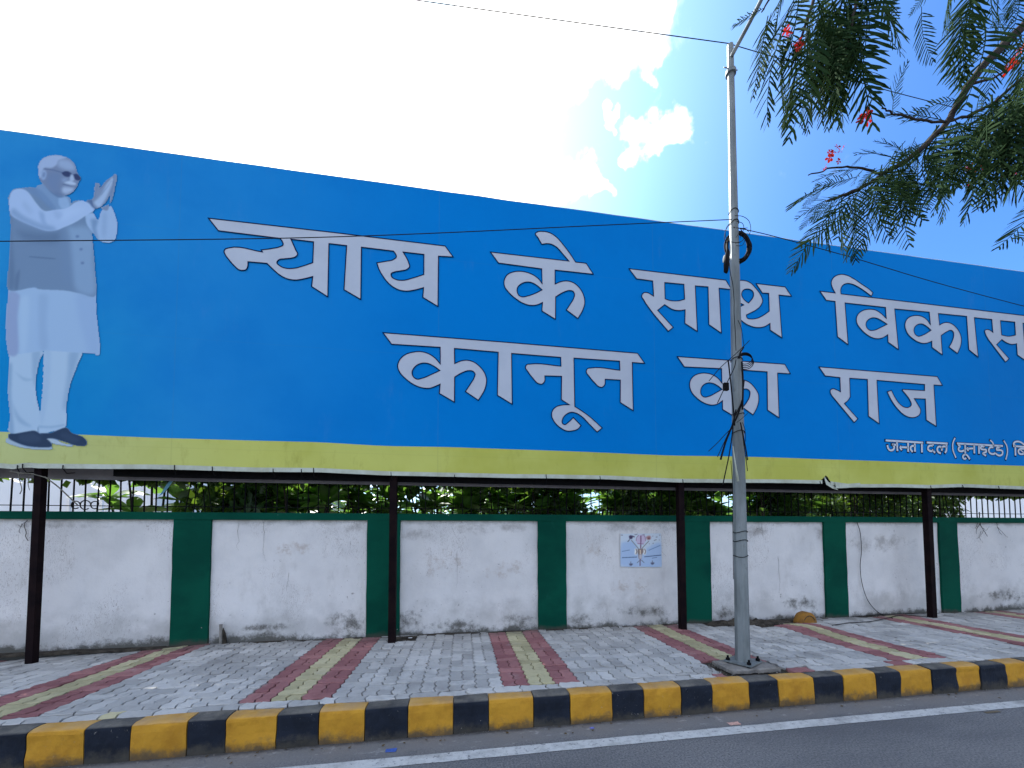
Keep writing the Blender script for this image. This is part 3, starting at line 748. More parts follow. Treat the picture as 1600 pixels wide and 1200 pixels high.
w1 = ["A 50,93 B 80,270 1485,440 1585,577 1402,567 1395,1195 1205,1080 1215,960 1100,990s 1000,1003s 900,985s 800,925s 710,820s 655,720s 632,650 750,630s 840,608s 876,575s 860,530s 838,503 440,455 432,1108 222,985 255,435 35,410 20,1075 A 1337,945 1352,822 1240,850s 1130,865s 1030,848s 930,795s 850,725s 780,657 545,637 540,700s 520,735s 480,745s 440,740s 370,685s 300,605s 258,545s 245,510s 262,478s 300,465s 725,515 710,490 850,470s 940,450s 982,425s 975,390s 945,345 175,250",
      "A 1080,355 1362,388 1352,648 1230,690s 1120,718s 1020,718s 945,690s 905,645s 930,612s 1000,600s 1090,590s 1145,570s 1162,545s 1140,490s",
      "B 960,515 1220,545 1218,795 1080,840s 960,868s 870,858s 815,820s 812,785s 850,765s 930,750s 1010,730s 1040,700s 1030,650s"]
w2 = ["C 50,355 1030,468 950,375s 870,290s 810,258s 760,250s 690,258 640,170s 612,125s 640,102s 700,97s 780,110s 870,165s 960,265s 1040,370s 1112,480 1245,495 1335,632 857,580 857,755 930,725s 1000,715s 1080,735s 1160,800s 1215,900s 1228,985s 1200,1085s 1142,1185 998,1078 1050,1000s 1090,930s 1100,880s 1080,845s 1040,835s 960,858s 865,915 862,1195 692,1090 700,985 630,1015s 550,1020s 460,995s 370,940s 280,860s 225,780s 222,710s 260,640s 330,605s 420,595s 510,610s 600,650s 660,700s 697,752 690,565 150,492",
      "C 695,827 620,765s 560,735s 500,730s 430,755s 388,800s 385,855s 410,900s 450,915s 510,905s 600,875s"]
w3 = [["D 15,125 945,235 1000,325 880,312 903,745 783,662 775,300 652,290 672,728 552,650 555,520 490,527s 430,515s 390,492s 358,470 290,525 440,688 393,727 250,560 160,430s 138,385s 155,358s 190,355s 225,372s 252,390 243,243 88,222",
       "D 358,258 543,275 550,418 500,432s 450,435s 400,428s 362,415"],
      ["D 1065,243s 1120,238s 1180,260s 1232,312s 1283,385s 1299,430s 1280,480s 1230,525s 1180,550s 1142,570 1150,598s 1190,608s 1250,600s 1310,570s 1363,533 1358,362 1296,358 1236,268 1515,300 1577,390 1455,378 1485,790 1372,715 1370,650 1320,680s 1250,690s 1180,675s 1110,635s 1070,590s 1060,540s 1078,492 1118,473 1065,445 1035,420s 1015,360s 1025,290s",
       "D 1160,320s 1205,345s 1210,390s 1190,425s 1162,455 1115,415s 1097,375s 1110,335s"]]
w4 = ["E 90,303 295,328 260,260s 242,190s 265,130s 320,90s 380,78s 450,90s 540,135s 650,210s 740,270s 800,322 778,370 700,310s 600,245s 520,208s 450,200s 395,225s 370,275s 372,340 F 86,286 1640,470 1690,575 1520,560 1560,1065 1447,985 1437,835 1370,843s 1310,825s 1237,778 1168,847 1335,1035 1288,1080 1060,780 1015,690s 1010,660s 1040,645s 1080,655s 1120,685 1105,510 870,485 922,1015 798,915 768,468 388,430 405,585 450,560s 510,550s 570,570s 630,620s 675,690s 697,770s 690,850s 645,965 532,880 575,800s 595,720s 590,680s 560,655s 500,675s 425,725 443,985 305,885 302,800 250,822s 190,830s 120,812s 50,770s -10,715s -45,650s -57,590s -45,530s 0,480s 60,460s 120,458s 190,480s 240,520s 285,585 268,412 E 1090,540 1142,1085 1002,985 998,885 920,930s 850,938s 780,920s 700,870s 630,800s 585,730s 580,660s 610,600s 670,560s 750,545s 830,555s 900,595s 978,670 968,520 425,460 468,1020 325,912 293,440 175,425",
      "E 990,745 920,700s 850,665s 790,660s 730,690s 705,740s 720,795s 765,828s 820,825s 900,790s",
      "F 292,655 230,600s 170,570s 120,575s 75,610s 62,655s 80,710s 120,735s 180,720s",
      "F 1220,525 1412,545 1422,718 1330,735s 1235,718"]
w5 = ["G 65,78 H 0,110 1497,235 1578,350 1437,340 1448,888 1300,793 1302,540 1130,530 1120,600s 1095,620s 1060,615s 1010,570s 950,500s 915,440s 930,410s 970,402s 1297,428 1293,325 775,290 785,840 850,880s 960,960s 1095,1083 1038,1130 940,1030s 860,950s 800,915s 740,905s 680,935s 645,985s 645,1030s 670,1045s 710,1020s 768,965 855,1055 820,1095s 760,1115s 700,1118s 620,1080s 550,1010s 522,940s 535,880s 580,840s 650,822s 725,820 632,762 635,497 445,492 440,560s 410,585s 370,578s 310,520s 250,440s 225,395s 240,365s 280,358s 628,382 625,282 68,237 75,815 G 1425,822 1435,310 915,265 918,445 980,418s 1060,405s 1140,425s 1220,485s 1275,560s 1297,640s 1280,740s 1200,882 1045,778 1100,695s 1150,610s 1160,570s 1130,535s 1080,530s 1010,552s 918,605 915,905 735,800 745,690 690,715s 620,738s 540,735s 440,700s 340,630s 265,550s 240,480s 265,400s 330,340s 420,310s 510,303s 600,325s 680,375s 748,452 745,252 168,215",
      "G 742,528 660,470s 580,440s 510,445s 440,490s 412,545s 425,600s 470,630s 530,620s 640,575s"]
w6 = ["I 62,140 1405,235 1475,355 1315,345 1335,905 1190,808 1185,330 762,300 770,455 830,435s 900,435s 960,460s 1030,530s 1075,610s 1080,680s 1060,770s 1010,868 880,775 930,710s 965,640s 965,570s 930,545s 870,555s 772,605 780,890 628,800 628,690 560,735s 490,745s 400,720s 310,660s 240,580s 218,510s 230,430s 280,375s 350,350s 430,348s 510,370s 570,410s 622,475 615,290 150,268",
      "I 622,548 560,500s 490,470s 430,472s 375,510s 355,570s 365,620s 400,645s 460,635s 540,595s"]
w7 = ["J 68,103 1475,218 1537,325 1435,318 1465,812 1345,735 1335,485 1200,480 1250,560s 1278,620s 1265,670s 1220,700s 1160,705s 1090,680s 1010,610s 930,500s 880,400 930,382 975,470s 1030,545s 1080,580s 1130,585s 1165,560s 1150,500s 1110,440s 1058,380 1070,370 1325,385 1325,312 757,262 785,780 658,690 645,252 433,238 440,460 415,500s 370,540 530,720 488,765 225,450 205,410s 205,380s 235,362s 275,375s 325,400 318,230 142,210"]
word('printed_word', [w1], 'first and longest white word of the upper line')
word('printed_word', [w2], 'short white word with a stroke above its bar, upper line')
word('printed_word', w3, 'white word crossed by the lamp post, upper line')
word('printed_word', [w4], 'white word running out of the picture, upper line')
word('printed_word', [w5], 'first white word of the lower line, with a curl below')
word('printed_word', [w6], 'short white word behind the lamp post, lower line')
word('printed_word', [w7], 'last white word of the lower line')
# small line of text: pen strokes
def strokes(name, items, ox, oy, k, wd, mats, lab):
    mb = MB()
    for gi, (grow, mi, dy) in enumerate(((1.9, 1, -.004), (0, 0, -.0065))):
        for it in items:
            pts, wf, soft = it
            q = [(ox+x/k, oy+y/k) for x, y in pts]
            if soft and len(q) > 2: q = [(v.x, v.y) for v in smooth_pts([(a, b, 0) for a, b in q], 5)]
            P = [np.array(p) for p in plane(q)]; h = (wd*wf/k/2+grow*.55)*.0089
            n = len(P); Lf = []; Rt = []
            for i in range(n):
                a, b = P[max(i-1, 0)], P[min(i+1, n-1)]; t = (b-a)/(np.linalg.norm(b-a)+1e-9); nn = np.array([-t[1], t[0]])
                e = t*(h*(.8 if grow else 0))*(-1 if i == 0 else 1 if i == n-1 else 0)
                Lf.append(P[i]+nn*h+e); Rt.append(P[i]-nn*h+e)
            yy = YH+dy-.00004*len(mb.f) if False else YH+dy
            mb.add([(p[0], yy, p[1]) for p in Lf]+[(p[0], yy, p[1]) for p in Rt], [(i, i+1, n+i+1, n+i) for i in range(n-1)], mi)
    o = mb.build(name, mats, hoard); o['label'] = lab
S_ = lambda *p, w=1, s=True: (list(p), w, s)
m_ink2 = pmat('pale_small_print', (.54, .60, .68), (.50, .57, .66), 3, .6, .1)
txt = 25
strokes('printed_word', [S_((92,127),(498,152),s=False), S_((214,140),(220,243),s=False), S_((160,172),(214,176)), S_((168,172),(186,200),(170,230),(140,234),(118,210),(110,178)),
    S_((335,150),(337,252),s=False), S_((262,200),(335,205)), S_((262,190),(250,205),(266,232)), S_((408,160),(410,250),s=False), S_((408,188),(378,188),(362,208),(368,232),(386,252)), S_((484,155),(486,258),s=False)],
    1370, 670, 6.957, txt, [m_ink2, m_out], 'first small white word near the yellow band')
strokes('printed_word', [S_((538,150),(765,162),s=False), S_((606,158),(604,184),s=False), S_((604,184),(572,184),(553,202),(556,230),(586,244),(610,230)), S_((604,236),(628,262)), S_((752,165),(752,215),(750,240),(736,262)),
    S_((752,198),(722,192),(704,206),(700,226),(708,238)), S_((704,212),(682,194),(658,204),(652,232),(666,256),(690,268))], 1370, 670, 6.957, txt, [m_ink2, m_out], 'second small white word near the yellow band')
strokes('printed_word', [S_((845,100),(822,160),(824,235),(855,316),w=.75), S_((865,160),(1365,188),s=False), S_((878,172),(900,192),(884,212),(888,236),(914,246),(955,232)), S_((955,165),(956,268),s=False),
    S_((958,278),(936,290),(932,314),(950,328),(968,318)), S_((952,278),(980,292),(1006,332)), S_((1053,172),(1055,268),s=False), S_((985,216),(1053,214)), S_((986,205),(976,218),(992,240)), S_((1105,175),(1106,272),s=False),
    S_((1162,178),(1162,194),s=False), S_((1162,194),(1130,196),(1126,218),(1154,226),(1180,228),(1184,250),(1158,262),(1150,272),(1182,294)), S_((1262,182),(1262,200)), S_((1262,202),(1226,204),(1212,232),(1222,262),(1256,276),(1286,264)),
    S_((1226,124),(1252,148),(1268,184),w=.8), S_((1330,186),(1328,206)), S_((1328,206),(1302,208),(1300,230),(1334,232),(1360,244),(1358,278),(1328,292),(1300,280),(1288,268)), S_((1375,130),(1408,190),(1414,262),(1396,336),w=.75)],
    1370, 670, 6.957, txt, [m_ink2, m_out], 'bracketed small white word near the yellow band')
strokes('printed_word', [S_((1476,188),(1700,206),s=False), S_((1500,192),(1502,292),s=False), S_((1502,188),(1482,166),(1502,142),(1546,142),(1590,168),(1612,196)), S_((1612,200),(1616,304),s=False), S_((1610,222),(1560,218),(1534,238),(1544,270),(1580,276),(1610,256)), S_((1552,226),(1600,268),w=.7)],
    1370, 670, 6.957, txt, [m_ink2, m_out], 'small white word cut by the right edge')

# ---- printed standing man: a flat picture painted on a fine mesh -----------
class Canvas:
    def __init__(s, x0, y0, x1, y1, k=2):
        s.x0, s.y0, s.k = x0, y0, k; s.w = int((x1-x0)*k); s.h = int((y1-y0)*k)
        s.rgb = np.zeros((s.h, s.w, 3)); s.a = np.zeros((s.h, s.w))
        s.X, s.Y = np.meshgrid(x0+(np.arange(s.w)+.5)/k, y0+(np.arange(s.h)+.5)/k)
    def blur(s, m_, sg):
        if sg <= 0: return m_
        r = max(1, int(round(sg*s.k)))
        for _ in range(2):
            for ax in (0, 1):
                p = np.pad(m_, [(r+1, r) if i == ax else (0, 0) for i in (0, 1)], mode='edge'); c = np.cumsum(p, axis=ax)
                m_ = (np.take(c, range(2*r+1, c.shape[ax]), axis=ax)-np.take(c, range(0, c.shape[ax]-2*r-1), axis=ax))/(2*r+1)
        return m_
    def mask(s, P):
        m_ = np.zeros((s.h, s.w), bool); n = len(P)
        for i in range(n):
            (xa, ya), (xb, yb) = P[i], P[(i+1) % n]
            if abs(ya-yb) < 1e-9: continue
            c = ((s.Y < ya) != (s.Y < yb)) & (s.X < (xb-xa)*(s.Y-ya)/(yb-ya)+xa); m_ ^= c
        return m_.astype(float)
    def poly(s, P, col, sg=.35, al=1., sil=True, soft=True, clip=None):
        if soft: P = [(v.x, v.y) for v in smooth_pts([(x, y, 0) for x, y in P+[P[0]]], 4)[:-1]]
        m_ = s.blur(s.mask(P), sg)*al
        if clip is not None: m_ = m_*clip
        s.rgb = s.rgb*(1-m_[..., None])+np.array(col)/255.*m_[..., None]
        if sil: s.a = np.maximum(s.a, m_)
        return m_
    def line(s, P, wd, col, al=1., sg=.25):
        for (xa, ya), (xb, yb) in zip(P, P[1:]):
            dx, dy = xb-xa, yb-ya; l = math.hypot(dx, dy)+1e-9; nx, ny = -dy/l*wd/2, dx/l*wd/2
            s.poly([(xa+nx, ya+ny), (xb+nx, yb+ny), (xb-nx, yb-ny), (xa-nx, ya-ny)], col, sg, al, False, False)
    def emit(s, name, Y, mat, parent, cell, warp=None, thr=.5):
        """grid in the plane of the sheet; every vertex looks its ink up on the canvas"""
        c = [onY(x, y, Y) for x in (s.x0+.6, s.x0+s.w/s.k-.6) for y in (s.y0+.6, s.y0+s.h/s.k-.6)]
        ax, bx = min(p[0] for p in c), max(p[0] for p in c); az, bz = min(p[2] for p in c), max(p[2] for p in c)
        nx, nz = int((bx-ax)/cell), int((bz-az)/cell)
        gx, gz = np.meshgrid(np.linspace(ax, bx, nx+1), np.linspace(az, bz, nz+1), indexing='ij')
        q = np.stack([gx-CAMP[0], np.full_like(gx, Y)-CAMP[1], gz-CAMP[2]], -1); d = q@FX; u = CX+F*(q@RX)/d; v = CY-F*(q@UX)/d
        fu = np.clip((u-s.x0)*s.k-.5, 0, s.w-1.001); fv = np.clip((v-s.y0)*s.k-.5, 0, s.h-1.001); iu, iv = fu.astype(int), fv.astype(int); du, dv = fu-iu, fv-iv
        def samp(I):
            if I.ndim == 3: a_, b_ = du[..., None], dv[..., None]
            else: a_, b_ = du, dv
            return (I[iv, iu]*(1-a_)+I[iv, iu+1]*a_)*(1-b_)+(I[iv+1, iu]*(1-a_)+I[iv+1, iu+1]*a_)*b_
        inside = (u > s.x0) & (u < s.x0+s.w/s.k) & (v > s.y0) & (v < s.y0+s.h/s.k)
        al = samp(s.a)*inside; rgb = samp(s.rgb/np.maximum(s.a, .02)[..., None] if False else s.rgb)
        lin = np.where(rgb <= .04045, rgb/12.92, ((rgb+.055)/1.055)**2.4)
        keep = (al[:-1, :-1]+al[1:, :-1]+al[1:, 1:]+al[:-1, 1:])/4 > thr
        idx = np.arange((nx+1)*(nz+1)).reshape(nx+1, nz+1)
        fc = np.stack([idx[:-1, :-1], idx[1:, :-1], idx[1:, 1:], idx[:-1, 1:]], -1)[keep]
        used = np.unique(fc); remap = np.zeros(idx.size, int); remap[used] = np.arange(len(used)); fc = remap[fc]
        yy = np.full(idx.size, Y)
        if warp is not None: yy = Y+warp(gx.ravel(), gz.ravel())
        vv = np.stack([gx.ravel(), yy, gz.ravel()], -1)[used]-np.array(org(parent))
        me = bpy.data.meshes.new(name); me.from_pydata(vv.tolist(), [], fc.tolist()); me.materials.append(mat)
        at = me.attributes.new('ink', 'FLOAT_COLOR', 'POINT'); cc_ = np.ones((len(used), 4)); cc_[:, :3] = lin.reshape(-1, 3)[used]; at.data.foreach_set('color', cc_.ravel())
        me.polygons.foreach_set('use_smooth', [True]*len(fc)); me.update(); return put(name, me, parent)
cv = Canvas(0, 232, 200, 712)
def pp(s, k=4.8, oy=200): return [(float(a)/k, oy+float(b)/k) for a, b in (t.split(',') for t in s.split())]
def qq(s): return pp(s, 4., 430)
bgc = (70, 130, 190)
cv.rgb[:] = np.array((118, 148, 186))/255.
# trousers
T1 = (146, 172, 200); T2 = (112, 142, 176); T3 = (158, 182, 208)
cv.poly(qq('55,470 260,470 245,540 225,650 228,760 250,870 240,975 60,985 62,880 48,720 55,560'), T1)
cv.poly(qq('275,455 500,470 485,560 440,680 415,820 412,945 330,975 270,990 240,985 235,950 250,870 262,760 270,600'), T1)
cv.poly(qq('50,560 75,560 70,760 85,980 58,985 48,720'), T2, 2, .8, False)
cv.poly(qq('200,480 255,480 232,600 222,700 205,640'), T2, 2, .6, False)
cv.poly(qq('280,480 320,480 300,760 262,940 255,880 268,700'), (134, 162, 194), 2, .6, False)
cv.poly(qq('430,480 495,480 440,690 415,830 395,820 420,640'), T2, 3, .7, False)
cv.poly(qq('90,600 150,640 210,650 150,660'), T2, 1.5, .5, False); cv.poly(qq('70,780 120,880 200,950 110,910'), T2, 2, .6, False)
cv.poly(qq('240,938 320,942 400,930 395,945 330,955 245,955'), T2, 1, .5, False)
cv.line(qq('238,950 240,985'), 1.2, (80, 105, 140), .8)
# shoes
SH = (36, 54, 80); SH2 = (50, 68, 95)
cv.poly(qq('35,1020 60,1020 110,1050 190,1075 320,1075 325,1088 250,1090 140,1078 60,1055 35,1040'), (140, 160, 180), .4)
cv.poly(qq('52,990 90,990 150,980 215,972 250,990 290,1010 318,1045 322,1072 260,1076 170,1068 100,1045 55,1020'), SH)
cv.poly(qq('290,1020 340,1025 400,1050 460,1065 440,1070 380,1062 330,1050'), (150, 168, 186), .4)
cv.poly(qq('250,988 320,985 410,952 450,985 520,1010 545,1045 530,1068 480,1066 420,1048 340,1022 290,1018'), SH)
cv.poly(qq('120,995 210,985 260,1030 200,1050 120,1030'), SH2, 2, .6, False); cv.poly(qq('380,985 430,990 500,1030 450,1045 380,1010'), SH2, 2, .5, False)
# kurta skirt
K1 = (134, 163, 198); K2 = (118, 146, 183)
cv.poly(qq('55,70 600,100 605,250 625,440 622,500 595,500 595,488 500,485 280,470 130,492 50,495 35,380 38,250'), K1, soft=False)
cv.poly(qq('38,250 55,110 125,130 110,260 115,480 52,495 35,380'), (122, 140, 178), 1.5, .9, False)
cv.poly(qq('240,120 300,130 290,300 300,450 250,460 240,260'), K2, 3, .5, False); cv.poly(qq('470,125 600,125 622,490 560,480 500,300'), (124, 152, 192), 4, .6, False)
cv.poly(qq('120,150 180,140 165,460 125,470'), (146, 174, 204), 3, .6, False)
# waistcoat
V1 = (95, 121, 154); V2 = (76, 100, 132); V3 = (116, 145, 180)
vest = cv.poly(pp('60,520 95,465 160,450 280,450 360,530 420,600 500,600 560,545 640,560 700,640 690,760 700,900 712,1050 718,1256 600,1240 480,1218 300,1210 250,1195 60,1212 70,1000 75,860 80,720'), V1)
cv.poly(pp('60,520 90,640 82,760 110,1150 66,1200 74,900 66,700'), V2, 3, .7, False)
cv.poly(pp('500,740 690,760 700,1000 716,1240 580,1225 545,1100 525,900'), V3, 4, .85, False)
cv.poly(pp('440,760 500,760 530,1000 520,1180 470,1100 455,900'), (95, 122, 158), 5, .6, False)
cv.poly(pp('100,760 300,790 440,780 420,860 200,840'), V2, 5, .7, False)
cv.poly(pp('225,960 400,975 400,985 225,970'), V2, .6, .7, False)
cv.poly(pp('120,1100 150,1060 135,1200 110,1205'), V2, 1.5, .7, False)
for bx, by in ((580, 812), (608, 908), (618, 1012)): cv.poly(pp(f'{bx-10},{by-8} {bx+10},{by-8} {bx+10},{by+9} {bx-10},{by+9}'), (84, 110, 150), .5, .85, False)
# collar and neck
cv.poly(pp('285,430 350,420 450,500 520,520 530,560 510,600 430,612 350,560 270,460'), (104, 134, 172))
cv.poly(pp('440,520 500,520 520,590 470,605 440,570'), (126, 156, 194), 1, .9, False)
cv.poly(pp('160,455 290,455 420,600 390,612 280,520'), (92, 122, 162), 1.5, .8, False)
cv.poly(pp('340,420 430,500 480,512 440,520 380,480'), (72, 98, 136), 1.2, .8, False)
# far arm
AR = (134, 162, 199)
cv.poly(pp('640,650 700,640 735,690 760,620 800,610 830,585 860,640 880,720 870,820 840,855 790,860 740,840 700,790 650,720'), AR)
cv.poly(pp('680,680 735,690 720,760 740,840 700,790'), (96, 126, 164), 2, .8, False); cv.poly(pp('770,640 800,640 790,800 770,820'), (112, 140, 178), 3, .6, False)
# near sleeve across the chest
cv.poly(pp('65,540 90,475 150,455 210,480 270,560 330,620 400,615 500,600 560,560 620,545 690,580 708,615 640,660 560,710 480,745 420,768 340,770 240,735 140,690 75,640'), (142, 168, 206))
cv.poly(pp('75,640 140,690 240,735 340,770 420,768 400,740 300,715 180,660 100,600'), (110, 138, 176), 2.5, .8, False)
cv.poly(pp('290,620 330,640 340,700 360,740 320,720 300,670'), (118, 146, 186), 2, .8, False); cv.poly(pp('180,540 240,620 220,640 170,580'), (126, 152, 190), 3, .6, False)
cv.poly(pp('420,640 560,600 650,600 560,650 450,700'), (154, 180, 216), 5, .6, False); cv.poly(pp('400,620 470,640 440,690 410,660'), (124, 150, 190), 2.5, .6, False)
# hands pressed together
HD = (106, 126, 158); HL = (146, 172, 206); HS = (78, 104, 142)
cv.poly(pp('640,545 690,535 710,560 735,600 700,600 670,565'), (74, 98, 136), .8)
cv.poly(pp('750,600 830,560 855,480 868,492 860,455 880,360 850,352 840,420 820,560 805,620'), HD, .5)
cv.poly(pp('690,540 705,500 712,420 730,410 750,425 745,455 790,400 830,370 852,362 852,400 840,450 825,500 790,560 740,598 705,590'), HD, .5)
cv.poly(pp('700,560 760,500 800,420 845,370 850,390 820,470 780,550 740,596'), HL, 1.4, .85, False)
cv.line(pp('745,460 790,415 825,380'), .8, HS, .6); cv.line(pp('760,500 800,450 838,392'), .8, HS, .6); cv.line(pp('852,365 850,430 828,500 800,560'), 1.1, HS, .7); cv.line(pp('735,425 722,470 712,520'), .9, HS, .5)
# head
FC = (100, 118, 150); 
cv.poly(pp('285,340 288,275 320,228 380,205 450,206 520,230 562,275 575,320 590,365 588,400 582,430 562,462 532,492 480,508 430,503 370,465 330,425 300,392'), FC, .5)
cv.poly(pp('440,230 520,240 560,285 560,320 480,310 430,280'), (134, 158, 194), 3, .8, False)
cv.poly(pp('345,340 440,330 470,370 440,430 470,490 400,480 350,430'), (92, 116, 154), 4, .8, False)
cv.poly(pp('285,345 286,275 320,228 380,205 450,206 500,222 440,240 425,275 385,300 330,300 318,340 300,385'), (138, 160, 196), 1.2, .95, False)
cv.poly(pp('290,360 300,385 300,410 292,395'), (50, 72, 110), 1, .8, False)
cv.poly(pp('305,330 330,312 350,335 340,380 315,388'), (124, 148, 186), .8, .95, False); cv.poly(pp('322,335 338,335 332,368 320,365'), (82, 106, 144), 1, .7, False)
cv.line(pp('330,306 400,315 470,335'), .9, (58, 78, 116), .8)
cv.poly(pp('462,335 500,323 537,342 530,362 498,366 472,352'), (40, 54, 92), .6, 1, False); cv.poly(pp('549,348 580,345 607,374 594,394 568,388 553,368'), (40, 54, 92), .6, 1, True)
cv.line(pp('535,345 552,350'), .8, (40, 54, 92), .9)
cv.poly(pp('530,345 548,352 556,388 540,400 522,392'), (146, 168, 200), 1, .9, False); cv.poly(pp('460,380 510,375 500,395 470,405'), (122, 146, 184), 2, .8, False)
cv.poly(pp('475,410 520,396 560,408 572,425 540,428 500,418'), (156, 178, 208), .8, .9, False)
cv.line(pp('470,421 505,430 545,440'), 1.0, (62, 84, 122), .9)
cv.poly(pp('475,440 545,448 556,462 520,488 480,492 462,465'), (148, 170, 202), 2, .85, False); cv.poly(pp('400,470 470,500 500,506 430,505'), (84, 108, 146), 1.5, .8, False)
m_man = mat_print('portrait_ink', (1.34, 1.30, 1.18))
def warpv(gx, gz): return np.array([wob(float(a), float(b)) for a, b in zip(gx, gz)])
o = cv.emit('printed_man', YH-.006, m_man, hoard, .0088, warpv)
o['label'] = 'printed picture of a white-haired man in glasses, waistcoat and kurta with joined palms'

# ------------------------------------------------------------------ small drawing pasted on the wall
cv = Canvas(968, 832, 1036, 890, 4)
PA = [(970, 834), (1033, 833.5), (1034, 886), (969.5, 885.5)]
s15 = lambda s: [(950+float(a)/15, 820+float(b)/15) for a, b in (t.split(',') for t in s.split())]
cv.rgb[:] = np.array((160, 176, 200))/255.
cv.poly(PA, (172, 186, 206), .2, soft=False)
cv.poly(s15('310,420 600,380 700,560 730,640 760,900 1240,940 1250,960 300,960'), (140, 166, 206), 2, .8, False); cv.poly(s15('820,600 1230,420 1250,960 780,940'), (140, 166, 206), 2, .8, False)
cv.poly(s15('690,300 760,230 850,250 880,340 840,440 700,450 665,380'), (170, 160, 190), .8, .9, False)
for l_ in ('660,380 670,300 720,240', '880,380 870,290 840,240', '690,440 840,450'): cv.line(s15(l_), 1., (122, 84, 122), .8)
cv.line(s15('770,250 770,400 765,560'), 1.6, (100, 70, 100), .9); cv.line(s15('545,360 640,470 715,560'), 1.2, (110, 110, 112), .9); cv.line(s15('960,380 880,460 790,560'), 1.2, (110, 110, 112), .9)
cv.poly(s15('490,260 540,245 580,275 565,325 505,330'), (60, 54, 84), .5, .95, False); cv.line(s15('560,260 625,285'), 1.8, (78, 66, 90), .8); cv.line(s15('460,400 510,345'), 1.5, (80, 84, 96), .8)
cv.poly(s15('885,290 950,255 1000,270 995,340 920,350'), (150, 110, 116), .8, .9, False); cv.poly(s15('940,300 975,300 975,335 940,335'), (80, 60, 66), .6, .9, False)
cv.poly(s15('690,565 850,565 840,640 800,690 780,800 725,800 705,690 680,640'), (118, 108, 110), .5, .95, False); cv.line(s15('755,590 760,690'), 1.6, (206, 190, 170), .9); cv.poly(s15('730,700 790,700 780,790 735,790'), (170, 170, 186), .5, .9, False)
for ex in (655, 860): cv.poly(s15(f'{ex-28},560 {ex+28},560 {ex+28},690 {ex-28},690'), (206, 208, 212), .4, .95, False); cv.line(s15(f'{ex},560 {ex+20},625 {ex},690'), 1.2, (62, 54, 62), .8)
cv.line(s15('755,800 750,960'), 1.8, (92, 80, 110), .9); cv.line(s15('740,835 680,895'), 1, (80, 80, 90), .8); cv.line(s15('780,825 850,890'), 1, (80, 80, 90), .8)
cv.line(s15('325,772 470,765 680,755'), 1.1, (58, 78, 112), .9); cv.line(s15('850,750 1050,730 1245,710'), 1.1, (48, 64, 100), .9); cv.line(s15('325,625 510,590'), 1, (80, 100, 138), .8); cv.line(s15('950,600 1080,545 1230,480'), 1.2, (88, 112, 156), .8); cv.line(s15('1030,782 1150,762'), .9, (70, 90, 128), .8)
for bx, by in ((535, 930), (1040, 905)): cv.poly(s15(f'{bx-45},{by-20} {bx+45},{by-20} {bx+20},{by+25} {bx-20},{by+25}'), (74, 76, 98), .4, .9, False); cv.line(s15(f'{bx},{by-70} {bx},{by-20}'), 1.1, (92, 92, 112), .7)
for a in ('300,240 350,245', '620,235 690,225', '800,240 860,225', '1040,270 1060,260', '1120,290 1160,285', '1200,240 1225,245', '1075,370 1140,345', '1195,360 1210,350', '1045,440 1070,430', '960,450 975,440'): cv.line(s15(a), 1.3, (96, 96, 112), .7)
pz = onY(1000, 860, YW-.02)
pos = thing('paper_drawing', tuple(pz), 'child-like pale blue paper drawing pasted on the white wall panel', 'poster')
m_pap = mat_print('drawing_ink', (1.45, 1.36, 1.18))
cv.emit('drawn_picture', YW-.017, m_pap, pos, .0022, thr=.45)
mb = MB(); c = [onY(x, y, YW-.0165) for x, y in PA]; mb.box((min(c[0][0], c[3][0]), YW-.0155, c[3][2]), (c[1][0], YW-.013, c[0][2])); mb.build('paper', pmat('white_paper', (.7, .7, .7)), pos)

# ------------------------------------------------------------------ lamp post
LP = Vector((2.93, 3.72, ZF+.025))
lamp = thing('street_lamp', LP, 'tall galvanised octagonal street lamp post in front of the hoarding, hung with cables', 'street lamp')
M = Mat('galvanised_steel', .6, .3); b = M.mix((.24, .265, .265), (.15, .17, .17), M.rng(M.noise(7, 6, .65, stretch=(1, 1, .25)), .35, .68)); b = M.mix(b, (.10, .11, .10), M.math('MULTIPLY', M.rng(M.noise(18, 6, .7, stretch=(1, 1, .5)), .6, .72), .7)); M.color(b); M.b.inputs['Metallic'].default_value = .35; m_galv = M.m
ztp_l = onY(1146, 72, LP[1])[2]; topx = onY(1141, 72, LP[1])[0]; botx = onY(1160.5, 1030, LP[1])[0]
mb = MB(); vs = []; k = 8; rings = 12
def pole_r(t): return .073*(1-t)+.034*t
def pole_c(t): return Vector((botx+(topx-botx)*t, LP[1], LP[2]+.02+(ztp_l-LP[2]-.02)*t))
for i in range(rings+1):
    t = i/rings; c_ = pole_c(t)
    for j in range(k): th = 2*math.pi*(j+.35)/k; vs.append(c_+Vector((math.cos(th), math.sin(th), 0))*pole_r(t))
mb.add(vs, [(i*k+j, i*k+(j+1) % k, (i+1)*k+(j+1) % k, (i+1)*k+j) for i in range(rings) for j in range(k)]+[tuple(range(rings*k, rings*k+k))]); mb.build('pole', m_galv, lamp)
ang = .5
def rp(x, y): return (botx+x*math.cos(ang)-y*math.sin(ang), LP[1]+x*math.sin(ang)+y*math.cos(ang))
mb = MB(); q = [rp(*p) for p in ((-.135, -.135), (.135, -.135), (.135, .135), (-.135, .135))]
mb.add([(x, y, LP[2]+.012) for x, y in q]+[(x, y, LP[2]+.028) for x, y in q], [(3, 2, 1, 0), (4, 5, 6, 7), (0, 1, 5, 4), (1, 2, 6, 5), (2, 3, 7, 6), (3, 0, 4, 7)]); mb.build('base_plate', m_galv, lamp)
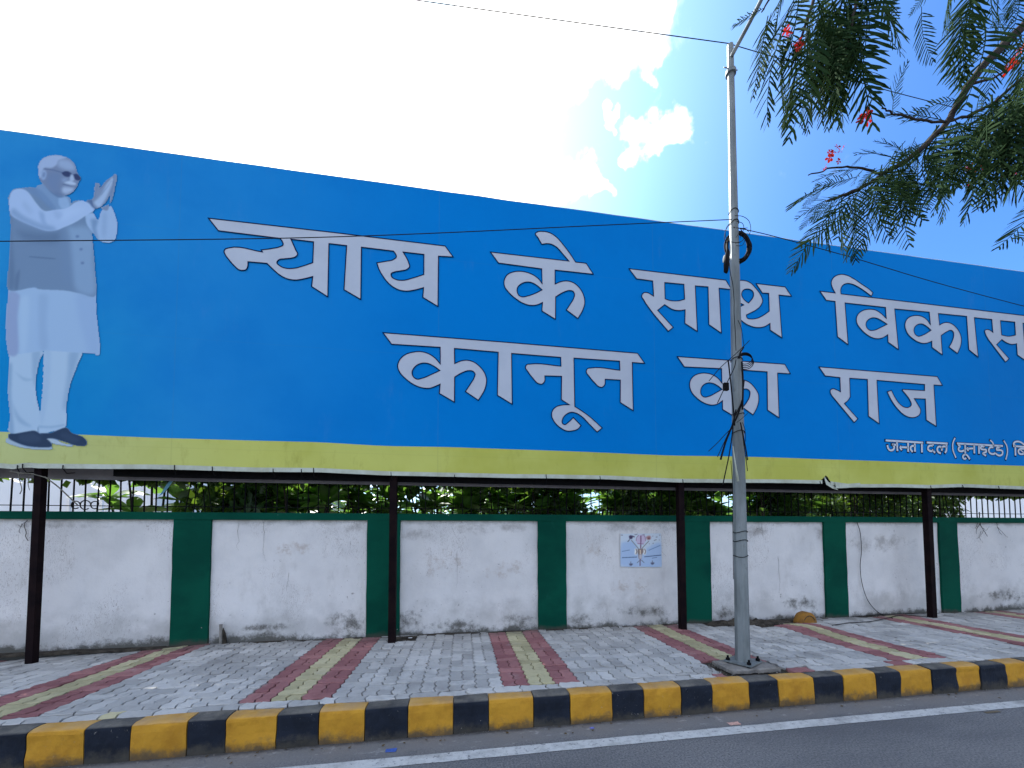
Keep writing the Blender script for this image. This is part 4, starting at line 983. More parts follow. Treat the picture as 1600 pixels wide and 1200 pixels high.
for p in ((-.105, -.105), (.105, -.105), (.105, .105), (-.105, .105)):
    x, y = rp(*p); mb = MB(); mb.tube([(x, y, LP[2]-.02), (x, y, LP[2]+.075)], .011, 8); mb.tube([(x, y, LP[2]+.028), (x, y, LP[2]+.05)], .022, 6); mb.tube([(x, y, LP[2]-.01), (x, y, LP[2]+.012)], .02, 6); mb.build('anchor_bolt', m_iron, lamp)
c_ = pole_c(.952); mb = MB(); mb.tube([c_-Vector((0, 0, .02)), c_+Vector((0, 0, .02))], .056, 12); mb.tube([c_+Vector((-.085, 0, .05)), c_+Vector((.085, 0, .05))], .006, 6); mb.build('clamp_band', m_galv, lamp)
a0 = Vector(onY(1143, 88, LP[1]-.03)); 
arm = [a0, Vector(onY(1158, 60, LP[1]-.12)), Vector(onY(1175, 28, LP[1]-.25)), Vector(onY(1196, -15, LP[1]-.42)), Vector(onY(1215, -70, LP[1]-.62)), Vector(onY(1228, -150, LP[1]-.95)), Vector(onY(1236, -210, LP[1]-1.3))]
mb = MB(); mb.tube(smooth_pts(arm, 5), .021, 8); mb.build('lamp_arm', m_galv, lamp, True)
e = arm[-1]; d = Vector((.05, -1, .12)).normalized()
mb = MB(); mb.tube([e-d*.05, e+d*.06, e+d*.2, e+d*.5, e+d*.62], [.03, .055, .10, .11, .05], 10); mb.build('lamp_head', m_galv, lamp, True)
# straps round the pole
for py in (345, 363, 578, 663, 690, 840, 853, 876):
    t = (1030-py)/958.; c_ = pole_c(t); mb = MB(); r = pole_r(t)+.004
    mb.tube([c_+Vector((math.cos(a)*r, math.sin(a)*r, .01*math.sin(a*2+py))) for a in np.linspace(0, 2*math.pi, 17)], .004, 5); mb.build('strap', m_rub, lamp)

# cables hanging on the post
YC = LP[1]-.10
def pxpts(s, Y): return [Vector(onY(*[float(v) for v in t.split(',')], Y)) for t in s.split()]
coil = thing('cable_coil', tuple(onY(1155, 385, YC)), 'large coil of black cable tied high on the lamp post', 'cable', 'cables tied to the lamp post')
for i in range(9):
    a, b = 17+random.uniform(-2, 4), 22+random.uniform(-2, 3); cx, cy = 1153+random.uniform(-1.5, 1.5), 386+random.uniform(-2, 2); ph = random.random()*6
    yy = LP[1]+.02+random.uniform(-.03, .03)
    P = [Vector(onY(cx+a*math.cos(t), cy+b*math.sin(t), yy+.07*math.cos(t-ph*.1)*-1)) for t in np.linspace(0, 2*math.pi, 33)]
    mb = MB(); mb.tube(P, .0085, 6); mb.build('cable_loop', m_rub, coil, True)
for s in ('1148,337 1160,338 1170,345 1173,358 1170,368', '1151,346 1160,349 1162,358 1156,372', '1150,356 1163,357 1170,362', '1150,371 1160,358 1168,356', '1149,380 1160,376 1163,366 1157,358', '1142,378 1155,379 1163,373', '1150,384 1160,383 1165,372', '1140,350 1134,360 1132,372 1135,380', '1144,346 1136,354 1133,366 1137,376'):
    mb = MB(); mb.tube(smooth_pts(pxpts(s, YC+random.uniform(-.02, .02)), 6), .003, 5); mb.build('cable_loop', m_rub, coil)
jb = thing('cable_joint', tuple(onY(1135, 410, YC)), 'black cable joint sleeve hanging at the left of the lamp post', 'cable joint')
mb = MB(); P = pxpts('1136,378 1136.2,392 1135.5,400 1135,412 1134.5,424 1135.5,427', YC); mb.tube(P, [.009, .009, .024, .028, .024, .008], 8); mb.build('sleeve', m_rub, jb, True)
mb = MB(); mb.tube(pxpts('1132.2,399 1130.4,404 1130,410', YC-.02), .006, 5); mb.build('white_tag', m_hem, jb)
dc = thing('pole_cable', tuple(onY(1144, 470, YC)), 'thin black cable running down the face of the lamp post', 'cable', 'cables tied to the lamp post')
mb = MB(); mb.tube(smooth_pts(pxpts('1138,395 1141,425 1145,445 1147,470 1147,490 1149,520 1150,548', YC), 6), .0035, 5); mb.build('cable', m_rub, dc)
mb = MB(); mb.tube(smooth_pts(pxpts('1153,500 1158,512 1161,530 1162,543 1156,552', YC), 6), .003, 5); mb.build('cable', m_rub, dc)
mb = MB(); mb.tube(pxpts('1142,720 1145,760 1145,830 1146,905', YC+.01), .003, 5); mb.build('cable', m_rub, dc)
bun = thing('wire_bundle', tuple(onY(1150, 620, YC)), 'bundle of cut black wires strapped halfway up the lamp post, ends sticking out', 'wires', 'cables tied to the lamp post')
wires = [('1108,595 1126,574 1145,557 1162,541 1171,532', .004), ('1121,630 1135,600 1147,575 1150,562', .0045), ('1138,564 1142,600 1146,640 1148,665', .0075), ('1159,565 1161,600 1160,640', .010),
         ('1155,560 1157,550 1160,546 1162,542', .008), ('1163,595 1162,604', .005), ('1160,625 1152,650 1143,668 1134,690 1126,718', .010), ('1158,630 1147,655 1144,680 1139,712 1131,750 1130,757', .006), ('1150,640 1144,664 1136,684', .007),
         ('1144,668 1132,680 1121,692 1107,705', .004), ('1140,672 1132,690 1126,703 1121,714', .004), ('1157,660 1161,680 1165,700 1168,719', .007), ('1159,670 1163,700 1166,720 1168,736', .004), ('1168,646 1158,655 1151,660', .003), ('1160,660 1164,672 1165,690', .003)]
for s, r in wires:
    mb = MB(); mb.tube(smooth_pts(pxpts(s, YC-.01+random.uniform(-.02, .02)), 4), r, 6); mb.build('wire', m_rub, bun)
mb = MB(); mb.tube(pxpts('1145,697 1149,725 1153,752', YC-.03), [.004, .007, .014], 6); mb.build('white_sleeve', m_hem, bun, True)
mb = MB(); p = pxpts('1131,598 1138,598 1138,610 1131,610', YC-.01); mb.box((p[0][0], YC-.02, p[2][2]), (p[1][0], YC+.01, p[0][2])); mb.build('junction_box', m_iron, bun)
for i in range(4):
    P = [Vector(onY(1164+(11+i*.8)*math.cos(t), 560+(9+i*.7)*math.sin(t)+2*i, YC+.01*i)) for t in np.linspace(-2.6, 2.0, 18)]
    mb = MB(); mb.tube(P, .0045, 5); mb.build('wire', m_rub, bun)

# overhead wires --------------------------------------------------------
def wire(s, Ys, r, lab, name='overhead_wire'):
    P = [Vector(onY(*[float(v) for v in t.split(',')], Y)) for t, Y in zip(s.split(), Ys)]
    mb = MB(); mb.tube(smooth_pts(P, 8), r, 5); o = mb.build(name, m_rub); tag(o, lab, 'wire', 'overhead wires')
wire('-60,-118 290,-52 650,0 900,35 1140,68', (3.9, 3.85, 3.8, 3.75, 3.72), .0045, 'high thin wire crossing the white clouds to the top of the lamp post')
wire('1142,69 1240,98 1320,122 1420,150 1640,205', (3.72, 3.9, 4.0, 4.2, 4.5), .0045, 'high thin wire leaving the lamp post top behind the leafy branch')
wire('-60,377 0,377 320,374 510,370.5 710,363 940,352 1143,343', (3.9, 3.88, 3.84, 3.8, 3.78, 3.75, 3.68), .0042, 'thin wire sagging across the printed man towards the lamp post')
wire('1146,355 1175,361 1220,372 1330,402 1440,435 1530,460 1660,494', (3.68, 3.7, 3.75, 3.85, 3.95, 4.05, 4.2), .0042, 'thin wire falling from the lamp post across the right end of the blue sheet')

# cable looping down the wall right of the lamp
cb = thing('loose_cable', tuple(onY(1340, 880, YW-.02)), 'thin black cable hanging down the white panel and trailing over the paving', 'cable')
g = smooth_pts(pxpts('1338,814 1344,832 1346,860 1344,885 1347,912 1356,938 1370,955 1384,963', YW-.03)+[Vector(onZ(1395, 966, ZF+.012))], 8)
mb = MB(); mb.tube(g, .005, 6); mb.build('hanging_length', m_rub, cb)
g = smooth_pts([Vector(onZ(x, y, ZF+.014)) for x, y in ((1300, 977), (1330, 973), (1360, 971), (1390, 965), (1410, 961), (1450, 964))], 6); mb = MB(); mb.tube(g, .006, 6); mb.build('ground_length', m_rub, cb)
g = smooth_pts([Vector(onZ(x, y, ZF+.016)) for x, y in ((1330, 964), (1380, 960), (1420, 958.5), (1450, 958))], 6); mb = MB(); mb.tube(g, .005, 6); mb.build('ground_length', m_rub, cb)
rt = thing('dry_creeper', tuple(onY(1530, 815, YW-.03)), 'dead creeper roots clinging below the coping near the right end', 'creeper')
for s, r in (('1530,800 1531,815 1533,822 1538,830 1543,838', .008), ('1531,818 1526,828 1525,834', .005), ('1534,824 1541,828 1546,822', .003), ('1533,830 1530,840 1536,848', .003), ('1556,812 1558,822 1562,832 1566,836', .004), ('1559,824 1570,836 1575,840', .003), ('1528,816 1524,826', .004), ('1537,829 1531,838 1526,842', .003)):
    mb = MB(); q = smooth_pts(pxpts(s, YW-.03), 4); q = [p+Vector((random.gauss(0, .004), 0, random.gauss(0, .004))) for p in q]; mb.tube(q, [r*(1-.6*i/len(q)) for i in range(len(q))], 5); mb.build('root', m_soil, rt)
rt = thing('dry_creeper', tuple(onY(36, 815, YW-.03)), 'wispy dead creeper beside the steel post near the left end', 'creeper')
for s, r in (('43,813 39,817 38,822 41,832 40,838 44,845', .0035), ('38,816 33,822 30,830 32,833', .0022), ('28,820 33,823 34,818', .002)):
    mb = MB(); q = smooth_pts(pxpts(s, YW-.02), 4); mb.tube(q, r, 5); mb.build('root', m_soil, rt)

# half-round painted kerbstone lying against the wall
ks = thing('round_kerbstone', tuple(onZ(1267, 974, ZF)), 'half-round stone painted orange yellow, standing near the wall foot', 'stone')
c_ = Vector(onZ(1266.5, 974.5, ZF)); R_ = .155; mb = MB(); n = 14; vs = []
for dy in (0, .018, .14, .155):
    rr = R_-(.02 if dy in (0, .155) else 0)
    vs += [(c_[0]+rr*math.cos(a)*(1+.03*noise.noise(Vector((a*2, dy*9, 0)))), c_[1]+dy+.02, c_[2]-.01+rr*1.15*math.sin(a)*(1+.05*noise.noise(Vector((a*3, dy*9, 2))))) for a in np.linspace(0, math.pi, n)]
mb.add(vs, [tuple(range(n))[::-1]]+[(i*n+j, i*n+j+1, (i+1)*n+j+1, (i+1)*n+j) for i in range(3) for j in range(n-1)]+[tuple(range(3*n, 4*n))]); mb.build('stone_body', pmat('faded_orange_paint', (.34, .16, .025), (.20, .10, .03), 9, .8, .2, .6, .01), ks, True)
# rim crack: an arc of broken edge
mb = MB(); mb.tube([(c_[0]+.10*math.cos(a), c_[1]+.016, c_[2]+.115*math.sin(a)) for a in np.linspace(.4, 2.7, 14)], .006, 5); mb.build('broken_rim', m_soil, ks)
# broken pipe stub by the first pillar
ps = thing('pipe_stub', tuple(onY(345, 1000, YW-.03)), 'short broken grey pipe standing against the wall right of the leftmost pillar', 'pipe')
mb = MB(); p = onY(345, 1001, YW-.05); mb.tube([(p[0], p[1], ZF-.01), (p[0]-.004, p[1], ZF+.21), (p[0]-.004, p[1], ZF+.25)], [.018, .016, .02], 8); mb.build('pipe_body', m_conc, ps)
mb = MB(); mb.tube([(p[0]+.03, p[1]+.02, ZF-.01), (p[0]+.022, p[1]+.02, ZF+.12), (p[0]+.012, p[1]+.02, ZF+.2)], [.03, .022, .004], 6); mb.build('mortar_lump', m_soil, ps)

# litter ---------------------------------------------------------------
def scrap(name, px, py, z, w_, h_, col, lab, cat):
    c_ = onZ(px, py, z); mb = MB(); n = 5; vs = []
    for i in range(n):
        for j in range(n):
            u, v = i/(n-1)-.5, j/(n-1)-.5
            vs.append((c_[0]+u*w_*(1+.3*noise.noise(Vector((v*5, px, 0)))), c_[1]+v*h_*(1+.4*noise.noise(Vector((u*5, py, 3)))), z+.004+.012*abs(noise.noise(Vector((u*4+px, v*4, py))))))
    mb.add(vs, [(i*n+j, (i+1)*n+j, (i+1)*n+j+1, i*n+j+1) for i in range(n-1) for j in range(n-1)])
    tag(mb.build(name, pmat(name+'_skin', col, tuple(min(1, c*1.5) for c in col), 60, .5, .4)), lab, cat)
scrap('plastic_wrapper', 611, 1173, 0, .08, .05, (.05, .10, .32), 'crumpled blue wrapper in the gutter below the kerb', 'litter')
scrap('plastic_scrap', 925, 1138, 0, .035, .03, (.12, .14, .4), 'tiny blue and white scrap at the kerb foot', 'litter')
scrap('paper_scrap', 1147, 1131, 0, .10, .05, (.50, .30, .25), 'red and white paper scrap beside the road line', 'litter')
scrap('dry_leaf', 1551, 1113, 0, .16, .03, (.12, .09, .05), 'brown dry leaf lying on the asphalt beyond the white line', 'leaf')
scrap('paper_scrap', 641, 997, ZF, .05, .04, (.62, .62, .62), 'white paper scrap on the paving beside the central steel post', 'litter')
scrap('paper_scrap', 627, 1004, ZF, .06, .03, (.62, .62, .62), 'smaller white paper scrap just in front of the other by the steel post', 'litter')
scrap('paper_scrap', 970, 980.5, ZF, .05, .03, (.66, .66, .64), 'white scrap at the wall foot below the paper drawing', 'litter')
mb = MB()
for i in range(150):
    if i < 90: x, y, z = random.uniform(-3.6, 8), YK-.02-abs(random.gauss(0, .08)), .006
    else: x, y, z = random.uniform(-4, 9), random.choice((YW-.06, 4.6))+random.gauss(0, .05)-abs(random.gauss(0, .25)), ZF+.012
    if z > .1 and not YKB+.03 < y < YW-.05: continue
    a = random.random()*6.28; l_ = random.uniform(.012, .035); d = Vector((math.cos(a), math.sin(a), random.uniform(-.1, .35))); q = Vector((-d.y, d.x, .2))*l_*.32; p = Vector((x, y, z+.003))
    mb.add([p-d*l_*.5, p+q, p+d*l_*.5, p-q], [(0, 1, 2, 3)])
tag(mb.build('leaf_litter', pmat('dry_brown_leaf', (.13, .085, .035), (.06, .045, .025), 30, .8, .1)), 'tiny dry leaves strewn along the gutter and the paving', 'leaf litter', kind='stuff')
bs = MB(); c_ = onZ(597, 993, ZF); bs.box((c_[0]-.10, c_[1], ZF-.01), (c_[0]+.10, c_[1]+.09, ZF+.045)); tag(bs.build('loose_brick', pmat('dusty_brick', (.20, .13, .115), (.13, .09, .08), 18, .9, .1, .6, .01)), 'loose dusty brick at the foot of the central steel post', 'brick')

# blue plastic streamer and cord caught on the railing
st = thing('plastic_streamer', tuple(onY(262, 755, YW)), 'torn translucent blue plastic strip tangled in the railing', 'litter')
mb = MB(); P = pxpts('268,741 266,750 258,760 252,770 247,777', YR-.04); Q = pxpts('272,742 270,752 263,762 255,771 249,775', YR-.05)
mb.add([tuple(p) for p in P]+[tuple(p) for p in Q], [(i, i+1, 6+i, 5+i) for i in range(4)]); mb.build('strip', pmat('blue_plastic', (.10, .28, .40), (.16, .38, .5), 20, .3, .5), st)
cd = thing('old_cord', tuple(onY(60, 745, 5.28)), 'frayed pale cord and dry twig hanging round the leftmost steel post', 'cord')
for s, r in (('15,736 30,739 48,740 60,743 80,748 97,749', .006), ('70,745 90,760 105,774 122,790', .007), ('28,738 31,752 34,764 31,772', .004), ('48,742 44,754 46,766', .003)):
    mb = MB(); mb.tube(smooth_pts(pxpts(s, 5.24), 5), r, 5); mb.build('cord_strand', m_stem, cd)

# ------------------------------------------------------------------ planting behind the wall
def plum_leaf(sd):
    r = random.Random(sd); n = 6; vs = []; fs = []
    L_, W = 1., .20+.04*r.random(); dr = .18+.25*r.random()
    for i in range(n+1):
        t = i/n; w_ = W*[.10, .42, .74, .95, 1.0, .74, .12][i]; z = -dr*t*t+.05*math.sin(t*5+sd)
        vs += [(-w_, t*L_, z+.07*w_/W), (0, t*L_, z), (w_, t*L_, z+.07*w_/W)]
    for i in range(n):
        a = i*3; fs += [(a, a+1, a+4, a+3), (a+1, a+2, a+5, a+4)]
    me = bpy.data.meshes.new('leaf'); me.from_pydata(vs, [], fs); me.materials.append(m_fr); me.polygons.foreach_set('use_smooth', [True]*len(fs)); me.update(); return me
PL = [plum_leaf(i) for i in range(5)]
rg = random.Random(11)
def plumeria(x, y, nb, lab, ztip):
    root = thing('frangipani_bush', (x, y, ZF), lab, 'bush', 'frangipani bushes behind the wall')
    for b in range(nb):
        tx = x+rg.uniform(-.55, .55); ty = y+rg.uniform(-.3, .3); tz = ztip+rg.uniform(-.5, .06) if b < nb*.93 else ztip+rg.uniform(.25, 1.0)
        mb = MB(); mb.tube(smooth_pts([(x+rg.uniform(-.04, .04), y, ZF-.02), ((x*.6+tx*.4), y*.6+ty*.4, ZF+(tz-ZF)*.45), (tx, ty, tz)], 4), [.026-.0017*i for i in range(9)], 6); mb.build('branch', m_bark, root, True)
        nl = rg.randint(9, 13); a0 = rg.random()*6
        for k in range(nl):
            a = a0+k*2.4; el = rg.uniform(.15, 1.15); s = rg.uniform(.27, .42)
            o = bpy.data.objects.new('leaf', PL[rg.randrange(5)]); COL.objects.link(o); o.parent = root
            o.location = (tx-x, ty-y, tz-ZF-rg.uniform(0, .06)); o.rotation_mode = 'XYZ'; o.rotation_euler = (el, rg.uniform(-.4, .4), a); o.scale = (s, s, s)
desc = ['with leaves spilling over the coping beside the leftmost pillar', 'between the two left pillars, its leaves pale where the sun comes through', 'behind the left half of the second full panel', 'just left of the central steel post', 'just right of the central steel post', 'behind the panel left of the paper drawing', 'half hidden at the pillar left of the paper drawing',
        'above the paper drawing', 'beside the third steel post', 'left of the lamp post', 'right of the lamp post', 'left of the dark drooping shrub']
xs_ = [-4.35, -3.2, -2.3, -1.35, -.35, .55, 1.4, 2.3, 3.35, 4.2, 5.2, 6.3]
for i, x in enumerate(xs_):
    plumeria(x, 6.3+.35*(i % 2), 17 if i else 8, 'broad-leaved frangipani bush '+desc[i], 2.42)
# dense dark shrubs: narrow leaves too small to tell apart
def leafmass(name, parent, cx, cy, cz, rx, ry, rz, n, mat, ll=.10, ww=.022, droop=.8, rg=rg, full=False):
    mb = MB()
    for _ in range(n):
        while True:
            u, v, w_ = rg.uniform(-1, 1), rg.uniform(-1, 1), rg.uniform(-1, 1)
            if u*u+v*v+w_*w_ < 1 and (full or noise.noise(Vector((cx+u*rx*1.0, cy+v*ry, cz+w_*rz))*2.6) > -.22): break
        p = Vector((cx+u*rx, cy+v*ry, cz+w_*rz)); d = Vector((rg.gauss(0, 1), rg.gauss(0, 1), rg.gauss(-droop, .7))).normalized(); s = d.cross(Vector((rg.gauss(0, 1), rg.gauss(0, 1), rg.gauss(0, 1)))).normalized()
        l_ = ll*rg.uniform(.6, 1.3); w2 = ww*rg.uniform(.7, 1.3)
        mb.add([p, p+d*l_*.45+s*w2, p+d*l_, p+d*l_*.45-s*w2], [(0, 1, 2, 3)])
    o = mb.build(name, mat, parent); o['kind'] = 'stuff'; return o
def shrub(x, y, lab, rx, rz, cz, n, ll=.13, ww=.018, grp=None, ry=.4, mat=None):
    r = thing('shrub', (x, y, ZF), lab, 'shrub', grp)
    for k in range(4):
        mb = MB(); mb.tube(smooth_pts([(x+rg.uniform(-.05, .05), y, ZF-.02), (x+rg.uniform(-.3, .3), y, ZF+.6), (x+rg.uniform(-rx, rx)*.7, y+rg.uniform(-.2, .2), cz+rz*.3)], 4), .02, 5); mb.build('stem', m_bark, r)
    leafmass('foliage', r, x, y, cz, rx, ry, rz, n, mat or m_dk, ll, ww); return r
shrub(7.55, 6.3, 'dark drooping narrow-leaved shrub behind the wall left of the fourth steel post', .95, .6, 2.25, 4200)
shrub(9.2, 6.4, 'dark drooping narrow-leaved shrub behind the wall right of the fourth steel post', .75, .6, 2.2, 3200)
shrub(3.1, 6.3, 'dark tangled shrub behind the third steel post', .5, .55, 2.25, 2000)
shrub(5.75, 6.2, 'dark tangled shrub behind the railing right of the lamp post', .6, .5, 2.2, 1600)
shrub(-3.35, 6.25, 'dark shrub in shade behind the leftmost pillar', .65, .40, 2.05, 900, .16, .04)
shrub(1.7, 6.25, 'low dark shrub behind the pillar left of the paper drawing', .6, .30, 2.0, 700, .14, .04)
m_hed = mat_leaf('hedge_green', (.022, .070, .012), (.055, .13, .022), .35, .5, (.18, .36, .04), .3)
hd = thing('hedge', (2, 8.4, ZF), 'uneven green hedge standing behind the frangipani bushes', 'hedge')
for i in range(14):
    x = -3.8+i*1.05; leafmass('foliage', hd, x, 8.4+rg.uniform(-.3, .3), 1.55+rg.uniform(-.1, .28), .8, .5, .95, 1500, m_hed, .12, .035, .2)
mb = MB(); [mb.tube([(x, 8.4, ZF-.02), (x+.05, 8.4, 1.8)], .03, 5) for x in np.arange(-3.8, 10, .9)]; mb.build('stems', m_bark, hd)
# pale buildings beyond the garden
m_bw = pmat('pale_bluish_plaster', (.84, .88, .92), (.80, .84, .88), 1.2, .9, .1)
m_bl = pmat('dark_opening', (.04, .05, .06))
def house(name, x0, x1, y, h, lab):
    o = thing(name, ((x0+x1)/2, y, ZF), lab, 'building'); mb = MB(); mb.box((x0, y, ZF-.05), (x1, y+8, h)); mb.build('wall', m_bw, o)
    mb = MB(); mb.box((x0-.2, y-.2, h+.003), (x1+.2, y+8.2, h+.16)); mb.build('roof_slab', m_bw, o)
    for i in range(int((x1-x0)/3)):
        xx = x0+1.1+i*3; mb = MB(); mb.box((xx, y-.03, .9), (xx+1.1, y-.004, 1.75)); f_ = mb.build('window', m_bw, o); mb = MB(); mb.box((xx+.06, y-.045, .96), (xx+1.04, y-.032, 1.69)); mb.build('pane', m_bl, f_)
    return o
house('low_building', -26, -9.6, 14, 5.0, 'pale plastered building beyond the garden at the left end')
house('low_building', 19.5, 36, 13, 5.0, 'pale plastered building beyond the garden at the right end')
# small scrolled garden gate in front of the left building
gt = thing('garden_gate', tuple(onY(133, 800, 11)-np.array([0, 0, 1.2])), 'small white scrolled garden gate seen through the left railing', 'gate')
gx, gz = onY(133, 800, 11)[0], onY(133, 787, 11)[2]
for dx in (-.34, .34):
    mb = MB(); mb.box((gx+dx-.03, 10.97, ZF-.03), (gx+dx+.03, 11.03, gz+.15)); mb.build('gate_post', m_bw, gt)
for dx, r in ((-.2, .09), (0, .11), (.2, .09)):
    mb = MB(); mb.tube([(gx+dx+r*math.cos(t), 11, gz-.03+r*math.sin(t)) for t in np.linspace(0, 5.4, 16)], .013, 5); mb.build('scroll', m_iron, gt)
mb = MB(); mb.box((gx-.34, 10.99, ZF+.1), (gx+.34, 11.01, ZF+1.3)); mb.build('gate_leaf', m_bw, gt)
# trees behind, seen only through the gap
for i, (x, y, h, r) in enumerate(((-6.2, 15, 4.2, 1.5), (1.2, 17, 3.6, 1.8), (8.5, 16, 3.8, 2.2), (15.5, 14, 3.9, 2.2))):
    t = thing('garden_tree', (x, y, ZF), ['small leafy tree far behind the left bushes', 'small leafy tree far behind the middle bushes', 'small leafy tree far behind the lamp post', 'small leafy tree far behind the right-hand shrub'][i], 'tree')
    mb = MB(); mb.tube(smooth_pts([(x, y, ZF-.05), (x+.1, y, h*.35), (x-.1, y, h*.7)], 4), [.13-.008*k for k in range(9)], 7); mb.build('trunk', m_bark, t, True)
    leafmass('crown', t, x, y, h*.72, r, r, h*.36, 2600, m_hed, .25, .07, .2)

vn = thing('sun_block_foliage', (2, 5.95, ZF), 'dense leaf mass added behind the hoarding to keep sun off the footpath', 'added foliage')  # added foliage, mostly out of view, blocks sun slipping under the hoarding
for x in np.arange(-4.4, 10.6, 1.9):
    mb = MB(); mb.tube(smooth_pts([(x, 6.0, ZF-.05), (x+.06, 5.98, 1.5), (x-.05, 5.93, 2.9)], 4), .012, 5); mb.build('stem', m_bark, vn)
for i, x in enumerate(np.arange(-6.4, 11.2, .34)):
    leafmass('foliage', vn, x, 5.93, 2.80, .42, .18, .45, 950 if x > -4.75 else 330, m_dk, .13, .045, .2, full=True)

# ------------------------------------------------------------------ flame tree reaching in from the right
tree = thing('flame_tree', (9.6, 4.1, ZF), 'flame tree whose feathery drooping branches and red flowers hang in from the upper right', 'tree')
def feather(sd):
    """one feathery compound leaf, unit long, 2 x 15 narrow leaflets"""
    r = random.Random(sd); mb = MB(); n = 15 + sd % 3; bend = r.uniform(-.10, .10); dz = r.uniform(.12, .30)
    def mid(t): return Vector((bend*math.sin(t*3), t, -dz*t*t))
    mb.tube([mid(t) for t in np.linspace(0, 1, 8)], [.0075-.005*t for t in np.linspace(0, 1, 8)], 4, cap=False)
    for i in range(n):
        t = .10+.88*i/(n-1); ln = .27*(math.sin(math.pi*(t*.78+.17))**.7)*r.uniform(.88, 1.08)
        for s in (-1, 1):
            if r.random() < .03: continue
            p = mid(t); a = math.radians(r.uniform(42, 52)-16*t); d = Vector((s*math.sin(a), math.cos(a), r.uniform(-.35, .05))).normalized(); q = Vector((0, 0, 1)).cross(d).normalized()
            q = (q+Vector((0, 0, r.uniform(-.7, .7)))).normalized(); wd = .0102; k = 4; vs = []
            for j in range(k+1):
                u = j/k; w_ = wd*(.55 if j == 0 else .25 if j == k else 1.0)*(1 if j % 2 else .8); c = p+d*ln*u+Vector((0, 0, -.10*ln*u*u))+Vector((0, .10*ln*u*u, 0))
                vs += [c-q*w_, c+q*w_]
            mb.add(vs, [(2*j, 2*j+1, 2*j+3, 2*j+2) for j in range(k)])
    return mb.mesh('leaf', m_gul)
FE = [feather(i) for i in range(7)]
tr = random.Random(5); nleaf = [0]
def leaf(base, tip, roll=None):
    b, t = Vector(base), Vector(tip); d = t-b; l_ = d.length; d.normalize()
    s = d.cross(Vector((0, 0, 1))); s = s.normalized() if s.length > .05 else Vector((1, 0, 0)); u = s.cross(d).normalized()
    R_ = Matrix((s, d, u)).transposed().to_4x4() @ Matrix.Rotation(tr.gauss(0, .7) if roll is None else roll, 4, 'Y')
    o = bpy.data.objects.new('leaf', FE[tr.randrange(len(FE))]); COL.objects.link(o); o.parent = tree
    o.matrix_basis = Matrix.Translation(b-Vector((9.6, 4.1, ZF))) @ R_ @ Matrix.Diagonal((l_, l_, l_, 1)); nleaf[0] += 1
def br(pts, r0, r1, name='branch', k=5):
    P = smooth_pts([Vector(onD(*p)) if not isinstance(p, Vector) else p for p in pts], k); n = len(P)
    mb = MB(); mb.tube([p+Vector((tr.gauss(0, .003), tr.gauss(0, .003), tr.gauss(0, .003))) for p in P], [r0+(r1-r0)*i/(n-1) for i in range(n)], 7); mb.build(name, m_bark, tree, True); return P
fork = Vector((8.9, 3.9, 4.1)); fork2 = Vector(onD(1880, -60, 3.5))
mb = MB(); q = smooth_pts([Vector((9.6, 4.1, ZF-.05)), Vector((9.5, 4.1, 1.5)), Vector((9.2, 4.0, 2.9)), fork], 5); mb.tube(q, [.2-.005*i for i in range(len(q))], 9); mb.build('trunk', m_bark, tree, True)
br([fork, Vector((8.0, 3.8, 5.4)), fork2], .13, .06)
br([fork, Vector((10.2, 4.3, 5.2)), Vector((11.5, 4.6, 6.4))], .12, .05); br([fork, Vector((10.6, 4.8, 5.6)), Vector((12.0, 5.6, 6.8))], .10, .05)
br([fork2, (1740, -200, 3.2), (1540, -210, 2.8), (1330, -90, 2.5)], .05, .02)
main = br([fork2, (1760, -70, 3.0), (1640, 5, 2.6), (1595, 45, 2.5), (1535, 105, 2.45), (1502, 152, 2.4), (1478, 192, 2.4), (1430, 240, 2.35), (1380, 272, 2.3), (1330, 300, 2.3), (1290, 315, 2.3)], .035, .006)
sub = [br([(1640, 100, 2.6), (1590, 128, 2.55), (1545, 165, 2.5), (1490, 188, 2.4), (1440, 188, 2.35), (1400, 178, 2.35), (1378, 168, 2.35)], .010, .004),
       br([(1520, 130, 2.42), (1560, 118, 2.5), (1600, 90, 2.6)], .008, .004), br([(1380, 272, 2.3), (1340, 262, 2.3), (1300, 262, 2.3), (1262, 275, 2.28)], .007, .003),
       br([(1660, 180, 2.7), (1600, 200, 2.6), (1545, 215, 2.5), (1500, 235, 2.45)], .012, .004), br([(1330, -90, 2.5), (1285, -30, 2.45), (1258, 40, 2.4), (1240, 100, 2.4)], .016, .004),
       br([(1330, -90, 2.5), (1260, -50, 2.5), (1210, -10, 2.5), (1190, 20, 2.5)], .012, .004), br([(1330, -90, 2.5), (1340, -30, 2.4), (1330, 40, 2.35), (1318, 90, 2.35)], .012, .004),
       br([(1660, -60, 2.7), (1560, -40, 2.5), (1490, -30, 2.45), (1440, -20, 2.4)], .014, .005), br([(1660, 240, 2.7), (1640, 300, 2.7), (1615, 330, 2.7)], .008, .004)]
